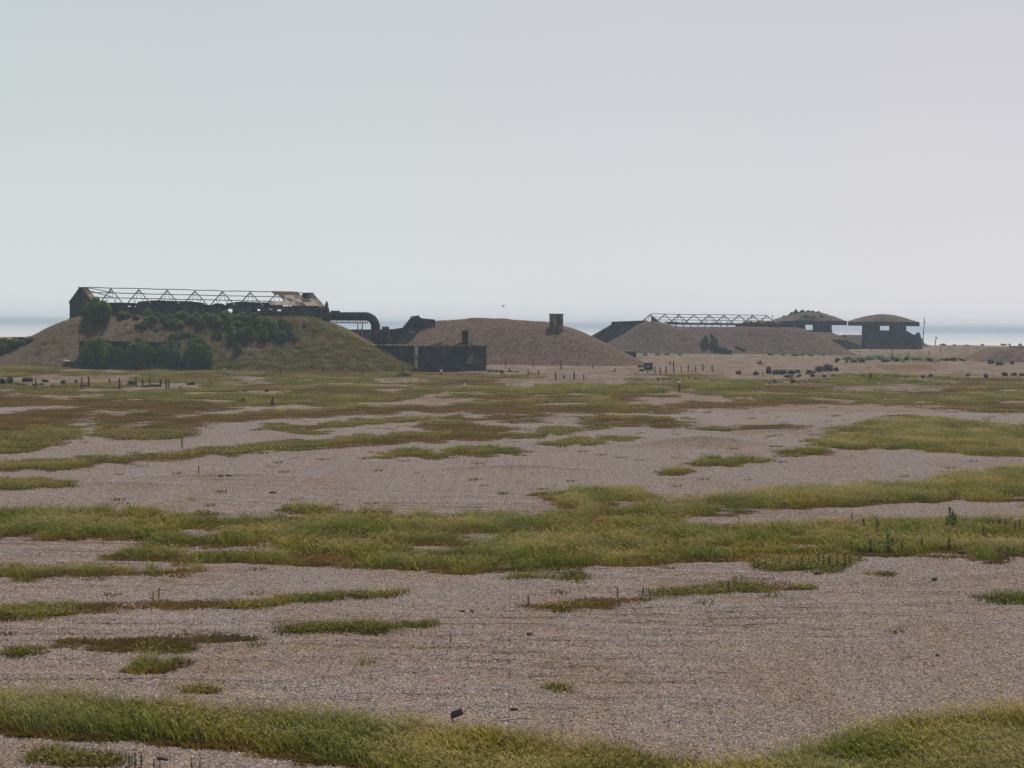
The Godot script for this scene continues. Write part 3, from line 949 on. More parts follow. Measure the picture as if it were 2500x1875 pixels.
func truss(root: Node, at: Callable, s: float, w: float, eave: float, ridge: float, q: float, extra := true) -> void:
	var t := Node3D.new()
	t.name = "roof_truss"
	root.add_child(t, true)
	var top: Vector3 = at.call(s, ridge, -w * 0.5)
	var ft: Vector3 = at.call(s, eave, 0.0)
	var bk: Vector3 = at.call(s, eave, -w)
	for foot in [ft, bk]:
		var g := Geo.new()
		g.bar(foot, top, q, q * 1.2)
		part("rafter", g, M.rust, t)
	var tie := Geo.new()
	tie.bar(ft + Vector3(0, 0.05, 0), bk + Vector3(0, 0.05, 0), q * 0.7, q * 0.7)
	part("tie_beam", tie, M.rust, t)
	if extra:
		for k in [0.5, -0.5]:
			var mid: Vector3 = top.lerp(ft if k > 0 else bk, 0.5)
			var low: Vector3 = ft.lerp(bk, 0.5 - k * 0.36)
			var g := Geo.new()
			g.bar(mid, low, q * 0.55, q * 0.55)
			part("strut", g, M.rust, t)
			var g2 := Geo.new()
			g2.bar(low, top, q * 0.5, q * 0.5)
			part("strut", g2, M.rust, t)

func lab_frame(px0: float, d0: float, ang: float, drop: float, length: float) -> Callable:
	var o := P(px0, 790.0, d0)
	o.y = 0.0
	var a := Vector3(cos(ang), 0, -sin(ang))
	var b := Vector3(sin(ang), 0, cos(ang))
	return func(s: float, y: float, t: float) -> Vector3: return o + a * s + b * t + Vector3.UP * (y - drop * s / length)

func s_of(at: Callable, px: float, t: float) -> float:           # where along the building a line of sight meets it
	var u := ray(px, 740.0).x
	var p: Vector3 = at.call(0.0, 0.0, t)
	var q: Vector3 = at.call(1.0, 0.0, t)
	var a := q - p
	return (u * -p.z - p.x) / (a.x + u * a.z)

func build_left_lab() -> void:
	var L := 49.4
	var W := 15.0
	var at := lab_frame(236, 541, deg_to_rad(27.0), 0.45, L)
	var root := thing("ruined_laboratory", Vector3.ZERO, "long roofless laboratory ruin with bare steel roof trusses on the left mound", "building")
	var r := RandomNumberGenerator.new()
	r.seed = 4
	var holes := []
	for h in [[312, 321, 744, 748.5], [330, 334.5, 745, 749], [557, 569, 754, 762.5], [628, 638, 750, 753.4], [629, 637, 754.6, 759], [656, 667, 751, 755], [677, 692, 752, 755], [678, 688, 756.2, 759.5]]:
		var s0 := s_of(at, h[0], 0.0)
		var s1 := s_of(at, h[1], 0.0)
		var p: Vector3 = at.call(s0, 0.0, 0.0)
		var dy := 0.45 * s0 / L
		holes.append([s0, s1, P(h[0], h[3], -p.z).y + dy, P(h[0], h[2], -p.z).y + dy])
	var jag := {}
	var tops := func(s: float) -> float:
		var k := int(s * 10.0)
		if not jag.has(k): jag[k] = r.randf_range(-0.09, 0.07)
		return 13.42 + jag[k]
	part("front_wall", wall_geo(L, 8.6, tops, holes, at, 0.0, -0.45), M.dark_concrete, root)
	var lowtop := func(s: float) -> float: return 11.1 + 0.3 * sin(s * 1.3)
	part("back_wall", wall_geo(L, 8.6, lowtop, [], at, -W, -W - 0.45), M.dark_concrete, root)
	# gable walls: run along t, with a broken slit in the left one
	var slope := func(k: float) -> float:
		var q := absf(k - (W * 0.5 + 0.5))
		return minf(16.3, 13.2 + (W * 0.5 + 0.5 - q) * 0.52 + (0.35 if q < 1.3 else 0.0))
	for e in [[-0.9, 0.0, "left"], [L, L + 1.1, "right"]]:
		var ga := func(k: float, y: float, t: float) -> Vector3: return at.call(e[0] + (e[1] - e[0]) * t, y, 0.5 - k)
		var slits := []
		if e[2] == "left":
			var yy := 12.4
			for k in 5:
				slits.append([8.15, 8.55, yy, yy + 0.42 + 0.1 * k]); yy += 0.74
		part("gable_wall", wall_geo(W + 1.0, 8.6, slope, slits, ga, 0.0, 1.0, 0.5), M.dark_concrete, root)
		for sgn in [0, 1]:
			var g := Geo.new()
			var kk := 0.0 if sgn == 0 else W + 1.0
			var pk := (W * 0.5 + 0.5) - (1.3 if sgn == 0 else -1.3)
			var p0: Vector3 = ga.call(kk, 13.42, 0.5)
			var p1: Vector3 = ga.call(pk, 16.2, 0.5)
			g.bar(p0, p1, 1.45 if e[2] == "right" else 1.25, 0.36)
			part("coping", g, M.concrete, root)
		var cg := Geo.new()
		cg.bar(ga.call(W * 0.5 - 0.9, 16.48, 0.5), ga.call(W * 0.5 + 1.9, 16.48, 0.5), 1.4, 0.32)
		part("coping", cg, M.concrete, root)
	var eave := 13.45
	var ridge := 16.42
	for px in [271, 339, 408, 476, 543, 611, 676]:
		truss(root, at, s_of(at, px, -W * 0.5), W, eave, ridge, 0.15)
	for k in [0.0, 0.36, 0.7]:
		for part_no in 3:
			var g := Geo.new()
			var a0 := L * part_no / 3.0
			var t: float = -W * 0.5 + W * 0.5 * k
			var y: float = lerpf(ridge, eave, k) + 0.16
			var pts := []
			for i in 7: pts.append(at.call(a0 + L / 3.0 * i / 6.0, y + r.randf_range(-0.05, 0.05), t))
			for i in 6: g.bar(pts[i], pts[i + 1], 0.15, 0.17)
			part("purlin", g, M.rust, root)
	for k in [[-0.3, 14.6, 0.52], [0.2, 15.6, 0.4]]:           # bent members by the left gable
		var g := Geo.new()
		g.bar(at.call(0.2, 16.3 + k[0], -W * 0.45), at.call(4.8, k[1], -W * 0.28), 0.16, 0.16)
		part("fallen_purlin", g, M.rust, root)
	# sagging remains of the ceiling lining
	for q in [[336, 500, 1.0], [520, 548, 0.6], [552, 690, 1.15], [282, 336, 0.25]]:
		var s0 := s_of(at, q[0], -4.0)
		var s1 := s_of(at, q[1], -4.0)
		var g := Geo.new()
		var n := 10
		for i in n:
			var f0 := float(i) / n
			var f1 := float(i + 1) / n
			var y0: float = 13.35 + q[2] * pow(sin(PI * clampf(f0, 0.06, 0.94)), 0.4) * (0.9 + 0.1 * sin(f0 * 9.0))
			var y1: float = 13.35 + q[2] * pow(sin(PI * clampf(f1, 0.06, 0.94)), 0.4) * (0.9 + 0.1 * sin(f1 * 9.0))
			var a: Vector3 = at.call(lerpf(s0, s1, f0), y0, -4.0)
			var b: Vector3 = at.call(lerpf(s0, s1, f1), y1, -4.0)
			var c: Vector3 = at.call(lerpf(s0, s1, f1), 12.9, -3.7)
			var d: Vector3 = at.call(lerpf(s0, s1, f0), 12.9, -3.7)
			var k: Vector3 = at.call(0, 0, -0.14) - at.call(0, 0, 0)
			g.quad(a, b, c, d, -k)
			g.quad(a + k, b + k, c + k, d + k, k)
			g.quad(a, b, b + k, a + k, Vector3.UP)
		part("sagging_lining", g, M.dark_concrete, root)
	# corrugated sheets left at the right end of the front slope
	for row in 4:
		for col in 11:
			var s := L - 0.6 - col * 1.02
			var f := row / 4.0                              # 0 ridge .. 1 eave
			if row == 0 and (col > 7 or col < 2): continue
			if row == 1 and (col > 6 or col == 0 or col == 1): continue
			if row == 2 and (col > 6): continue
			var g := Geo.new()
			var waves := 8
			var tilt := r.randf_range(-0.08, 0.08)
			for w in waves:
				var q := []
				for e in 2:
					var sx := s - 0.5 + (w + e) * 1.0 / waves
					var yo := 0.11 if (w + e) % 2 == 0 else -0.05
					for ff in [f, f + 0.27]:
						q.append(at.call(sx + tilt * ff, lerpf(ridge, eave, ff) + 0.34 + yo - row * 0.015, -W * 0.5 + W * 0.5 * ff + 0.2))
				g.quad(q[0], q[1], q[3], q[2], Vector3(0.2, 0.9, 0.4))
			part("roof_sheet", g, [M.sheet, M.rusty_sheet, M.pale_sheet, M.pale_sheet, M.pale_sheet][r.randi() % 5], root)

func build_duct() -> void:
	var root := thing("ventilation_duct", P(915, 842, 572), "big dark duct bending down between the left and middle mounds", "duct")
	var d := 572.0
	var o := root.position
	var path := []
	for px in [783, 800, 830, 860, 885]: path.append(P(px, 771.5, d) - o)
	for k in 9:
		var an := PI * 0.5 * (k / 8.0)
		path.append(P(890 + 27 * sin(an), 771.5 + 27 * (1.0 - cos(an)), d) - o)
	path.append(P(918, 820, d) - o)
	path.append(P(919, 846, d) - o)
	var g := Geo.new()
	g.tube(path, 0.84, 1.0, 14)
	part("trunk", g, M.dark_concrete, root)
	for i in [1, 3, 5, 9, 13]:
		var fg := Geo.new()
		var t: Vector3 = (path[i + 1] - path[i - 1]).normalized() * 0.12
		fg.tube([path[i] - t, path[i] + t], 0.9 + 0.011 * i, 0.9 + 0.011 * i, 14)
		part("flange", fg, M.dark_concrete, root)
	var cap := Geo.new()
	cap.box(P(819, 760.5, d) - o, Vector3(1.9, 0.35, 1.4))
	part("hatch", cap, M.dark_concrete, root)
	# the walkway under it: a deck edge with a row of posts
	var deck := Geo.new()
	deck.bar(P(783, 787.6, d - 0.5) - o, P(897, 788.6, d - 0.5) - o, 1.2, 0.2)
	part("walkway", deck, M.rust, root)
	var topr := Geo.new()
	topr.bar(P(783, 781.2, d - 0.5) - o, P(897, 782.2, d - 0.5) - o, 0.3, 0.16)
	part("rail", topr, M.rust, root)
	for k in 20:
		var px := 786.0 + k * 5.85
		var pg := Geo.new()
		pg.bar(P(px, 788, d - 0.5) - o, P(px, 781, d - 0.5) - o, 0.2, 0.2)
		part("baluster", pg, M.rust, root)
	for px in [873.5, 884.5]:
		var lg := Geo.new()
		var p := P(px, 789, d - 0.5) - o
		var q := p
		q.y = terrain(o.x + p.x, o.z + p.z) - o.y - 0.2
		lg.bar(p, q, 0.2, 0.2)
		part("leg", lg, M.rust, root)
		var bg := Geo.new()
		bg.bar(p - Vector3(0, 0.5, 0), p + Vector3(0.3 if px < 880.0 else -0.3, -2.2, 0), 0.12, 0.12)
		part("brace", bg, M.rust, root)
	var foot := Geo.new()
	foot.box(P(938, 830, d) - o, Vector3(1.9, 3.4, 2.4))
	part("plant_box", foot, M.dark_concrete, root)
	var foot2 := Geo.new()
	foot2.box(P(941, 805, d + 4.0) - o, Vector3(1.5, 1.4, 1.6))
	part("plant_box", foot2, M.concrete, root)

func build_middle() -> void:
	# end wall of the middle mound, stepping up to the crest
	var w := thing("end_wall", P(960, 842, 618), "dark concrete end wall stepping up to the middle mound", "wall")
	w.position = Vector3.ZERO
	slab("wall_panel", [826, 860, 826, 804.5, 905, 804, 944, 804, 960, 803, 984, 800, 990, 795, 1003, 778, 1012, 773, 1022, 773, 1030, 777, 1062, 780, 1066, 860], 618.0, 1.6, M.dark_concrete, w)
	var cop := Geo.new()
	cop.bar(P(985, 799.5, 617.5), P(1004, 776.5, 617.5), 2.2, 0.3)
	part("coping", cop, M.concrete, w)
	var cop2 := Geo.new()
	cop2.bar(P(1003, 775, 617.5), P(1024, 772.5, 617.5), 2.2, 0.5)
	part("coping", cop2, M.concrete, w)
	var led := Geo.new()
	led.bar(P(1002, 810.3, 617.4), P(1030, 811.5, 617.4), 0.5, 0.12)
	part("ledge", led, M.pale_concrete, w)
	# blockhouse
	var b := thing("blockhouse", Vector3.ZERO, "dark windowless concrete blockhouse with a square flue, below the middle mound", "building")
	var d := 534.0
	slab("front_wall", [1021, 910, 1021, 847, 1187, 846, 1187, 911], d, 7.0, M.dark_concrete, b)
	slab("roof_slab", [1017, 847, 1017, 843.4, 1188.5, 842.4, 1188.5, 846], d - 0.3, 7.6, M.concrete, b)
	var pat := Geo.new()
	pat.prism(px_poly([1138, 888, 1140, 868, 1162, 866, 1166, 874, 1164, 889], d), Vector3(0, 0, -d + 0.02), Vector3.RIGHT, Vector3.UP, Vector3(0, 0, -0.3))
	part("render_patch", pat, M.concrete, b)
	slab("flue", [1127, 845, 1127, 809, 1143, 809, 1143, 845], d + 3.0, 1.35, M.dark_concrete, b)
	slab("flue_cap", [1125.8, 809, 1125.8, 806.5, 1144.2, 806.5, 1144.2, 809], d + 2.9, 1.6, M.dark_concrete, b)
	# lower wall running back to the left
	var lw := thing("boundary_wall", Vector3.ZERO, "long dark concrete wall between the left mound and the blockhouse", "wall")
	slab("wall_panel", [900, 905, 900, 842.5, 1012, 843.5, 1012, 905], 546.0, 0.6, M.dark_concrete, lw)
	slab("pier", [1013.5, 905, 1013.5, 845, 1021, 845, 1021, 905], 542.0, 0.8, M.pale_concrete, lw)
	var lc := Geo.new()
	lc.bar(P(900, 842, 545.8), P(1012, 843, 545.8), 0.9, 0.14)
	part("coping", lc, M.pale_concrete, lw)
	# chimney on the mound
	var p := hit(1358, 806, 590, 660, 0.25)
	var ch := thing("square_chimney", p, "square rusty concrete chimney standing on the middle mound", "chimney")
	var sg := Geo.new()
	sg.box(Vector3(0, 1.1, -1.2), Vector3(3.05, 5.0, 2.6), Basis(Vector3.UP, 0.05))
	part("shaft", sg, M.concrete, ch)
	var rg := Geo.new()
	rg.box(Vector3(0, 3.68, -1.2), Vector3(3.3, 0.24, 2.85), Basis(Vector3.UP, 0.05))
	part("rim", rg, M.concrete, ch)
	# small blocks right of it
	var sb := thing("concrete_block", Vector3.ZERO, "small square concrete block just beyond the right foot of the middle mound", "concrete block")
	slab("block", [1508, 888, 1508, 858, 1553, 858.5, 1553, 889], 668.0, 4.0, M.dark_concrete, sb)
	slab("cap", [1506, 858, 1506, 856.8, 1554.3, 857.3, 1554.3, 858.5], 667.8, 4.4, M.concrete, sb)
	var q := G(1583.5, 903)
	var db := thing("concrete_box", q, "small dark concrete box with a pale face patch at the mound foot", "concrete block")
	var bg := Geo.new()
	bg.box(Vector3(0, 0.72, -0.7), Vector3(1.62, 1.6, 1.4), Basis(Vector3.UP, 0.1))
	part("block", bg, M.dark_concrete, db)
	var fg := Geo.new()
	fg.box(Vector3(-0.1, 0.8, 0.03), Vector3(0.7, 0.45, 0.06), Basis(Vector3.UP, 0.1))
	part("render_patch", fg, M.pale_concrete, db)

func build_right_lab() -> void:
	var L := 46.0
	var W := 12.6
	var at := lab_frame(1609, 822, deg_to_rad(25.0), 0.0, L)
	var root := thing("roofless_laboratory", Vector3.ZERO, "distant laboratory ruin with a zigzag of bare trusses on the grey mound", "building")
	var eave := 10.75
	var ridge := 13.35
	for px in [1588, 1623, 1658, 1695, 1732, 1768, 1805, 1838, 1873]:
		truss(root, at, s_of(at, px, -W * 0.5), W, eave, ridge, 0.21, px % 2 == 0)
	var r := RandomNumberGenerator.new()
	r.seed = 6
	var s0 := s_of(at, 1588, -W * 0.5)
	var s1 := s_of(at, 1873, -W * 0.5)
	for k in [0.0, 0.36, 0.7]:
		for seg in 4:
			var g := Geo.new()
			var pts := []
			for i in 6: pts.append(at.call(lerpf(s0, s1, (seg + i / 5.0) / 4.0), lerpf(ridge, eave, k) + 0.15 + r.randf_range(-0.06, 0.06), -W * 0.5 + W * 0.5 * k))
			for i in 5: g.bar(pts[i], pts[i + 1], 0.13, 0.15 if k > 0.0 else 0.2)
			part("purlin", g, M.rust, root)
	var sb0 := s_of(at, 1630, 0.0)
	var sb1 := s_of(at, 1910, 0.0)
	var eb := Geo.new()
	eb.bar(at.call(sb0, eave - 0.22, 0.0), at.call(sb1, eave - 0.22, 0.0), 0.4, 0.6)
	part("eave_beam", eb, M.dark_concrete, root)
	for px in [1632, 1650, 1669, 1687, 1705, 1722, 1739, 1760, 1776, 1797]:
		var s := s_of(at, px, 0.0)
		var g := Geo.new()
		g.bar(at.call(s, 8.2, 0.0), at.call(s, eave - 0.5, 0.0), 0.28, 0.28)
		part("pillar", g, M.dark_concrete, root)
	var sw0 := s_of(at, 1800, 0.3)
	var lf := func(s: float, y: float, t: float) -> Vector3: return at.call(sw0 + s, y, t + 0.3)
	var gap := s_of(at, 1808, 0.3) - sw0
	part("front_wall", wall_geo(sb1 - sw0, 7.6, func(_s: float) -> float: return eave - 0.1, [[gap, gap + 0.35, 9.6, 10.3]], lf, 0.0, -0.5), M.dark_concrete, root)
	# left gable: only its front half still stands
	var gs := s_of(at, 1588, -W * 0.5)
	var gg := Geo.new()
	gg.prism(PackedVector2Array([Vector2(-0.3, 8.6), Vector2(-0.3, 10.9), Vector2(-W * 0.5, 13.1), Vector2(-W * 0.5, 8.6)]), at.call(gs + 0.25, 0, 0), at.call(0, 0, 1) - at.call(0, 0, 0), Vector3.UP, (at.call(1, 0, 0) - at.call(0, 0, 0)) * 0.4)
	part("gable_wall", gg, M.dark_concrete, root)
	# collapsed lining lumps on the right half
	for q in [[1815, 1850, 0.9], [1850, 1905, 1.1], [1625, 1660, 0.45]]:
		var a := s_of(at, q[0], -3.0)
		var b := s_of(at, q[1], -3.0)
		var g := Geo.new()
		for i in 8:
			var f := (i + 0.5) / 8.0
			g.chunk(at.call(lerpf(a, b, f), eave + q[2] * 0.3, -3.0), Vector3((b - a) / 5.0, q[2] * r.randf_range(0.7, 1.3), 2.0), 300 + i)
		part("fallen_lining", g, M.rust, root)
	var vp := Geo.new()
	var vb: Vector3 = at.call(s_of(at, 1887, -4.0), eave, -4.0)
	vp.bar(vb, vb + Vector3(0, 2.5, 0), 0.14, 0.14)
	vp.box(vb + Vector3(0, 2.6, 0), Vector3(0.4, 0.35, 0.4))
	part("vent_pipe", vp, M.rust, root)
	# wing wall at the left end
	var w := thing("wing_wall", Vector3.ZERO, "dark sloping wing wall at the left end of the grey mound", "wall")
	slab("wall_panel", [1440, 838, 1444, 822, 1462, 812, 1480, 803, 1493, 794, 1493, 786.5, 1530, 786, 1578, 783.5, 1600, 790, 1600, 838], 834.0, 2.0, M.dark_concrete, w)
	var c := Geo.new()
	c.bar(P(1444, 821.5, 833.6), P(1492, 794, 833.6), 2.6, 0.35)
	part("coping", c, M.concrete, w)
	var c2 := Geo.new()
	c2.bar(P(1493, 786.3, 833.6), P(1578, 783.3, 833.6), 2.4, 0.3)
	part("coping", c2, M.concrete, w)
	# ramp wall and pipe on the front slope
	var rp := thing("ramp_wall", Vector3.ZERO, "dark concrete ramp wall running down the grey mound below two bushes", "wall")
	var rg := Geo.new()
	var r0 := hit(1736, 845, 780, 840, 0.25)
	var r1 := hit(1786, 866, 780, 840, 0.25)
	rg.prism(PackedVector2Array([Vector2(0, -1.2), Vector2(0, 0.5), Vector2(1, 1.2), Vector2(1, -1.0)]), r0, Vector3(r1.x - r0.x, r1.y - r0.y, r1.z - r0.z), Vector3.UP, Vector3(0.2, 0, -1.2))
	part("wall_panel", rg, M.dark_concrete, rp)
	var sl := hit(1795, 849, 780, 840, 0.25)
	var s2 := hit(1818, 857, 780, 840, 0.25)
	var pl := thing("fallen_beam", (sl + s2) * 0.5, "dark beam lying down the slope of the grey mound", "beam")
	var pg := Geo.new()
	pg.bar(sl - pl.position + Vector3(0, 0.25, 0), s2 - pl.position + Vector3(0, 0.25, 0), 0.7, 0.6)
	part("beam", pg, M.dark_concrete, pl)

func dome_geo(hx: float, hz: float, rise: float, sd: float) -> Geo:
	var g := Geo.new()
	var n := 26
	var pts := []
	for i in n + 1:
		for k in n + 1:
			var u := -1.0 + 2.0 * i / n
			var w := -1.0 + 2.0 * k / n
			var q := sqrt(u * u * 0.96 + w * w * 0.5)
			var h := rise * pow(maxf(0.0, cos(minf(q, 1.0) * PI * 0.5)), 1.15) * (1.0 - pow(absf(w), 6.0)) + 0.03
			h += (nz2.get_noise_2d(u * 60.0 + sd, w * 60.0) * 0.22 + nz.get_noise_2d(u * 200.0 + sd, w * 200.0) * 0.12) * clampf(h / 0.6, 0.0, 1.0)
			pts.append(Vector3(u * hx, maxf(h, 0.02), w * hz))
	for i in n:
		for k in n:
			var t := 1.0 + nz.get_noise_2d(i * 31.0 + sd, k * 27.0) * 0.5
			g.col = Color(0.095 * t, 0.077 * t, 0.069 * t)
			g.quad(pts[i * (n + 1) + k], pts[(i + 1) * (n + 1) + k], pts[(i + 1) * (n + 1) + k + 1], pts[i * (n + 1) + k + 1], Vector3.UP)
	return g

func build_pagodas() -> void:
	# right pagoda: slab on stout piers over a plain wall
	var d := 955.0
	for which in 2:
		var right := which == 0
		var root := thing("pagoda_laboratory", Vector3.ZERO, "pagoda-roofed laboratory standing clear at the right, with a square gap between its piers" if right else "pagoda-roofed laboratory half hidden behind the grey mound, with scrub on its roof", "building", "pagoda laboratories")
		var x0 := 2070.0 if right else 1884.0
		var x1 := 2245.0 if right else 2067.5
		var ya := 785.5 if right else 783.0
		var yb := 796.0 if right else 793.5
		d = 955.0 if right else 968.0
		slab("roof_slab", [x0, yb - 1.0, x0, ya - 1.0, x1, ya + 0.6, x1, yb + 0.6], d - 8.0, 20.0, M.dark_concrete, root, 0.13)
		var mid := P((x0 + x1) * 0.5, ya - 0.2, d - 8.0) + Vector3(1.3, 0, -10.0)
		var dm := part("shingle_roof", dome_geo((x1 - x0) / F * d * 0.5 - 0.3, 9.7, 2.7 if right else 3.4, 5.0 if right else 60.0), M.earth, root)
		dm.position = mid
		dm.rotation.z = deg_to_rad(-0.5)
		var piers := [[2104.5, 2148.5], [2171, 2212.5]] if right else [[1905, 1966], [1984, 2030.5]]
		for q in piers:
			slab("pier", [q[0], 812, q[0], yb - 0.8, q[1], yb - 0.8, q[1], 812], d - 3.0, 2.4, M.dark_concrete, root, 0.13)
			slab("pier", [q[0] + 1, 812, q[0] + 1, yb - 0.8, q[1] - 1, yb - 0.8, q[1] - 1, 812], d + 9.0, 2.0, M.dark_concrete, root, 0.13)
		if right:
			slab("base_wall", [2104, 858, 2104, 806.5, 2212, 806.5, 2240, 822, 2256, 856], d - 4.0, 15.0, M.dark_concrete, root, 0.13)
			slab("buttress", [2122, 858, 2122, 822, 2126, 822, 2126, 858], d - 4.4, 0.6, M.dark_concrete, root, 0.13)
			slab("buttress", [2186, 858, 2186, 822, 2189, 822, 2189, 858], d - 4.4, 0.6, M.dark_concrete, root, 0.13)
		else:
			slab("base_wall", [1900, 840, 1900, 805.5, 2030.5, 805.5, 2036, 840], d - 3.6, 14.0, M.dark_concrete, root, 0.13)
	# low outbuilding at the foot of the bank
	var ob := thing("outbuilding", Vector3.ZERO, "low dark outbuilding with a pale doorway below the left pagoda", "building")
	slab("wall_panel", [2012, 862, 2012, 832, 2030, 828, 2060, 829, 2076, 842, 2076, 862], 938.0, 4.0, M.dark_concrete, ob)
	slab("doorway", [2078, 862, 2078, 851, 2084, 851, 2084, 862], 937.4, 0.4, M.pale_concrete, ob)
	slab("wall_panel", [2076.5, 862, 2076.5, 847, 2094, 849, 2096, 862], 938.2, 3.0, M.dark_concrete, ob)
	# poles
	for q in [[2253.5, 826, 2257, 774, "tall crooked mast at the right of the pagodas", 0.3], [2283, 842, 2285.5, 821, "short crooked mast right of the tall one", 0.28]]:
		var a := P(q[0], q[1], 978.0)
		var b := P(q[2], q[3], 978.0)
		a.y = minf(a.y, terrain(a.x, a.z) - 0.2)
		var t := thing("mast", a, q[4], "mast")
		var g := Geo.new()
		var pts := []
		for i in 6: pts.append((b - a) * (i / 5.0) + Vector3(0.12 * sin(i * 2.1), 0, 0))
		g.tube(pts, q[5] * 0.5, q[5] * 0.4, 6)
		part("pole", g, M.wood, t)
		var g2 := Geo.new()
		for i in [2, 4]: g2.box(pts[i], Vector3(0.42, 0.7, 0.3))
		part("bracket", g2, M.rust, t)
	var pk := hit(2490, 850, 640, 760, 0.25)
	var pt := thing("plank", pk, "dark plank lying on the low mound at the right edge", "plank")
	var pg := Geo.new()
	pg.bar(Vector3(-2.9, 0.42, 0), Vector3(3.2, 0.16, 0.2), 0.6, 0.34)
	part("board", pg, M.wood, pt)

# ------------------------------------------------------------------ walls and bushes round the left mound
func build_left_mound_things() -> void:
	var w := thing("retaining_wall", Vector3.ZERO, "low concrete retaining wall behind the row of big bushes", "wall")
	slab("wall_panel", [193, 912, 193, 832.5, 300, 833.5, 440, 836, 440, 912], 523.5, 0.8, M.dark_concrete, w)
	var c := Geo.new()
	c.bar(P(191, 831.8, 523.3), P(440, 835.6, 523.3), 1.1, 0.18)
	part("coping", c, M.concrete, w)
	var w2 := thing("side_wall", Vector3.ZERO, "dark side wall at the far left foot of the left mound", "wall")
	slab("wall_panel", [36, 872, 36, 823.5, 80, 824, 97, 828, 97, 850], 538.0, 1.0, M.dark_concrete, w2)
	var big := [[240, 905, 92, 78, "broad dark bush at the left end of the retaining wall"], [290, 906, 40, 50, "narrow bush squeezed between the two left bushes of the wall"], [342, 907, 82, 76, "big dark bush, third from the left along the retaining wall"], [412, 907, 74, 68, "dark bush with white blossom, left of the bright rounded bush"], [481, 909, 84, 80, "rounded bush with bright yellow-green top at the right end of the wall"]]
	for q in big:
		var p := P(q[0], q[1], 520.5)
		p.y = terrain(p.x, p.z)
		bush(p, q[2] / F * 519.0 * 1.02, q[3] / F * 519.0, q[4], "shrub", "shrub", "big shrubs along the retaining wall", 0.8)
	for q in [[8, 862, 60, 42, "dark shrub at the left edge before the side wall"], [36, 852, 44, 32, "smaller shrub right of the one at the left edge"], [72, 838, 30, 14, "low shrub spilling over the side wall"], [-30, 866, 60, 42, "shrub cut by the left edge of the view"]]:
		var p := P(q[0], q[1], 534.0)
		p.y = terrain(p.x, p.z)
		var top := P(q[0], q[1] - q[3], 534.0).y
		bush(p, q[2] / F * 534.0 * 1.15, maxf(top - p.y, 1.0), q[4], "shrub", "shrub", "shrubs at the left edge")
	var gp := hit(240, 783, 500, 600, 0.25)
	bush(gp, 76.0 / F * 538.0, 64.0 / F * 538.0, "big dark bush standing before the left gable of the ruin", "shrub", "shrub")
	# scrub on the slope below the ruin
	var list := [[301, 773, 40, 14], [332, 779, 16, 10], [362, 773, 36, 16], [385, 775, 24, 16], [367, 787, 36, 16], [347, 802, 30, 18], [382, 809, 12, 9], [372, 798, 14, 9], [415, 793, 40, 20], [407, 784, 30, 14], [433, 798, 36, 18], [443, 775, 42, 16], [468, 788, 34, 18], [491, 803, 30, 20], [511, 803, 10, 8], [514, 783, 42, 22], [529, 793, 36, 22], [554, 785, 46, 24], [585, 785, 42, 22], [580, 798, 34, 16], [562, 798, 28, 18], [618, 787, 38, 22], [628, 797, 36, 22], [656, 797, 40, 24], [691, 800, 26, 22], [704, 808, 22, 20], [661, 821, 46, 28], [686, 832, 34, 24], [706, 823, 22, 22], [718, 833, 16, 14], [641, 836, 26, 32], [610, 828, 34, 28], [587, 826, 30, 22], [567, 835, 30, 26], [522, 827, 14, 16], [537, 826, 12, 18], [529, 814, 16, 10], [428, 827, 32, 16], [448, 822, 20, 12], [463, 821, 24, 10], [478, 823, 14, 6], [567, 814, 26, 20], [747, 797, 18, 10], [610, 806, 24, 18], [480, 778, 30, 14], [640, 808, 24, 18], [545, 805, 20, 12]]
	list.sort_custom(func(a, b): return a[0] < b[0])
	for i in list.size():
		var q: Array = list[i]
		var p := hit(q[0], q[1], 505, 575, 0.25)
		var k := -p.z / F
		bush(p, q[2] * k * 1.15, q[3] * k * 1.2, "%s low green scrub bush from the left on the slope below the ruin" % nth(i), "scrub_bush", "bush", "scrub on the left mound")
	var dp := hit(580, 864, 505, 560, 0.25)
	bush(dp, 22.0 / F * 530.0, 30.0 / F * 530.0, "lone dark brown bush low on the left mound slope", "dead_bush", "bush")
	# ivy on the right end wall
	var iv := P(797, 785, 566.0)
	iv.y = terrain(iv.x, iv.z)
	bush(iv, 20.0 / F * 566.0, 46.0 / F * 566.0, "ivy clump climbing the right end of the ruin", "ivy", "ivy")
	# pale scrap on the slope
	var wp := hit(172, 889, 500, 545, 0.25)
	var wt := thing("scrap_sheet", wp, "white and dark scrap lying at the left foot of the mound", "scrap")
	var wg := Geo.new()
	wg.box(Vector3(-0.75, 0.55, 0), Vector3(1.2, 0.1, 0.9), Basis(Vector3(0, 0, 1), -0.25))
	part("white_sheet", wg, M.white, wt)
	var wg2 := Geo.new()
	wg2.box(Vector3(0.2, 0.18, 0), Vector3(2.4, 0.42, 0.9), Basis(Vector3(0, 0, 1), -0.06))
	part("dark_board", wg2, M.wood, wt)
	for q in [[548, 903, 0.5, "small white scrap right of the rounded shrub"], [440, 911, 1.6, "pale slab lying below the retaining wall shrubs"], [750, 798, 0.3, "tiny white scrap near the crest of the left mound"]]:
		var p := hit(q[0], q[1], 480, 575, 0.25)
		var t := thing("pale_scrap", p, q[3], "scrap")
		var g := Geo.new()
		g.box(Vector3(0, 0.12, 0), Vector3(q[2], 0.2, 0.4), Basis(Vector3(0, 1, 0), 0.4))
		part("sheet", g, M.white, t)

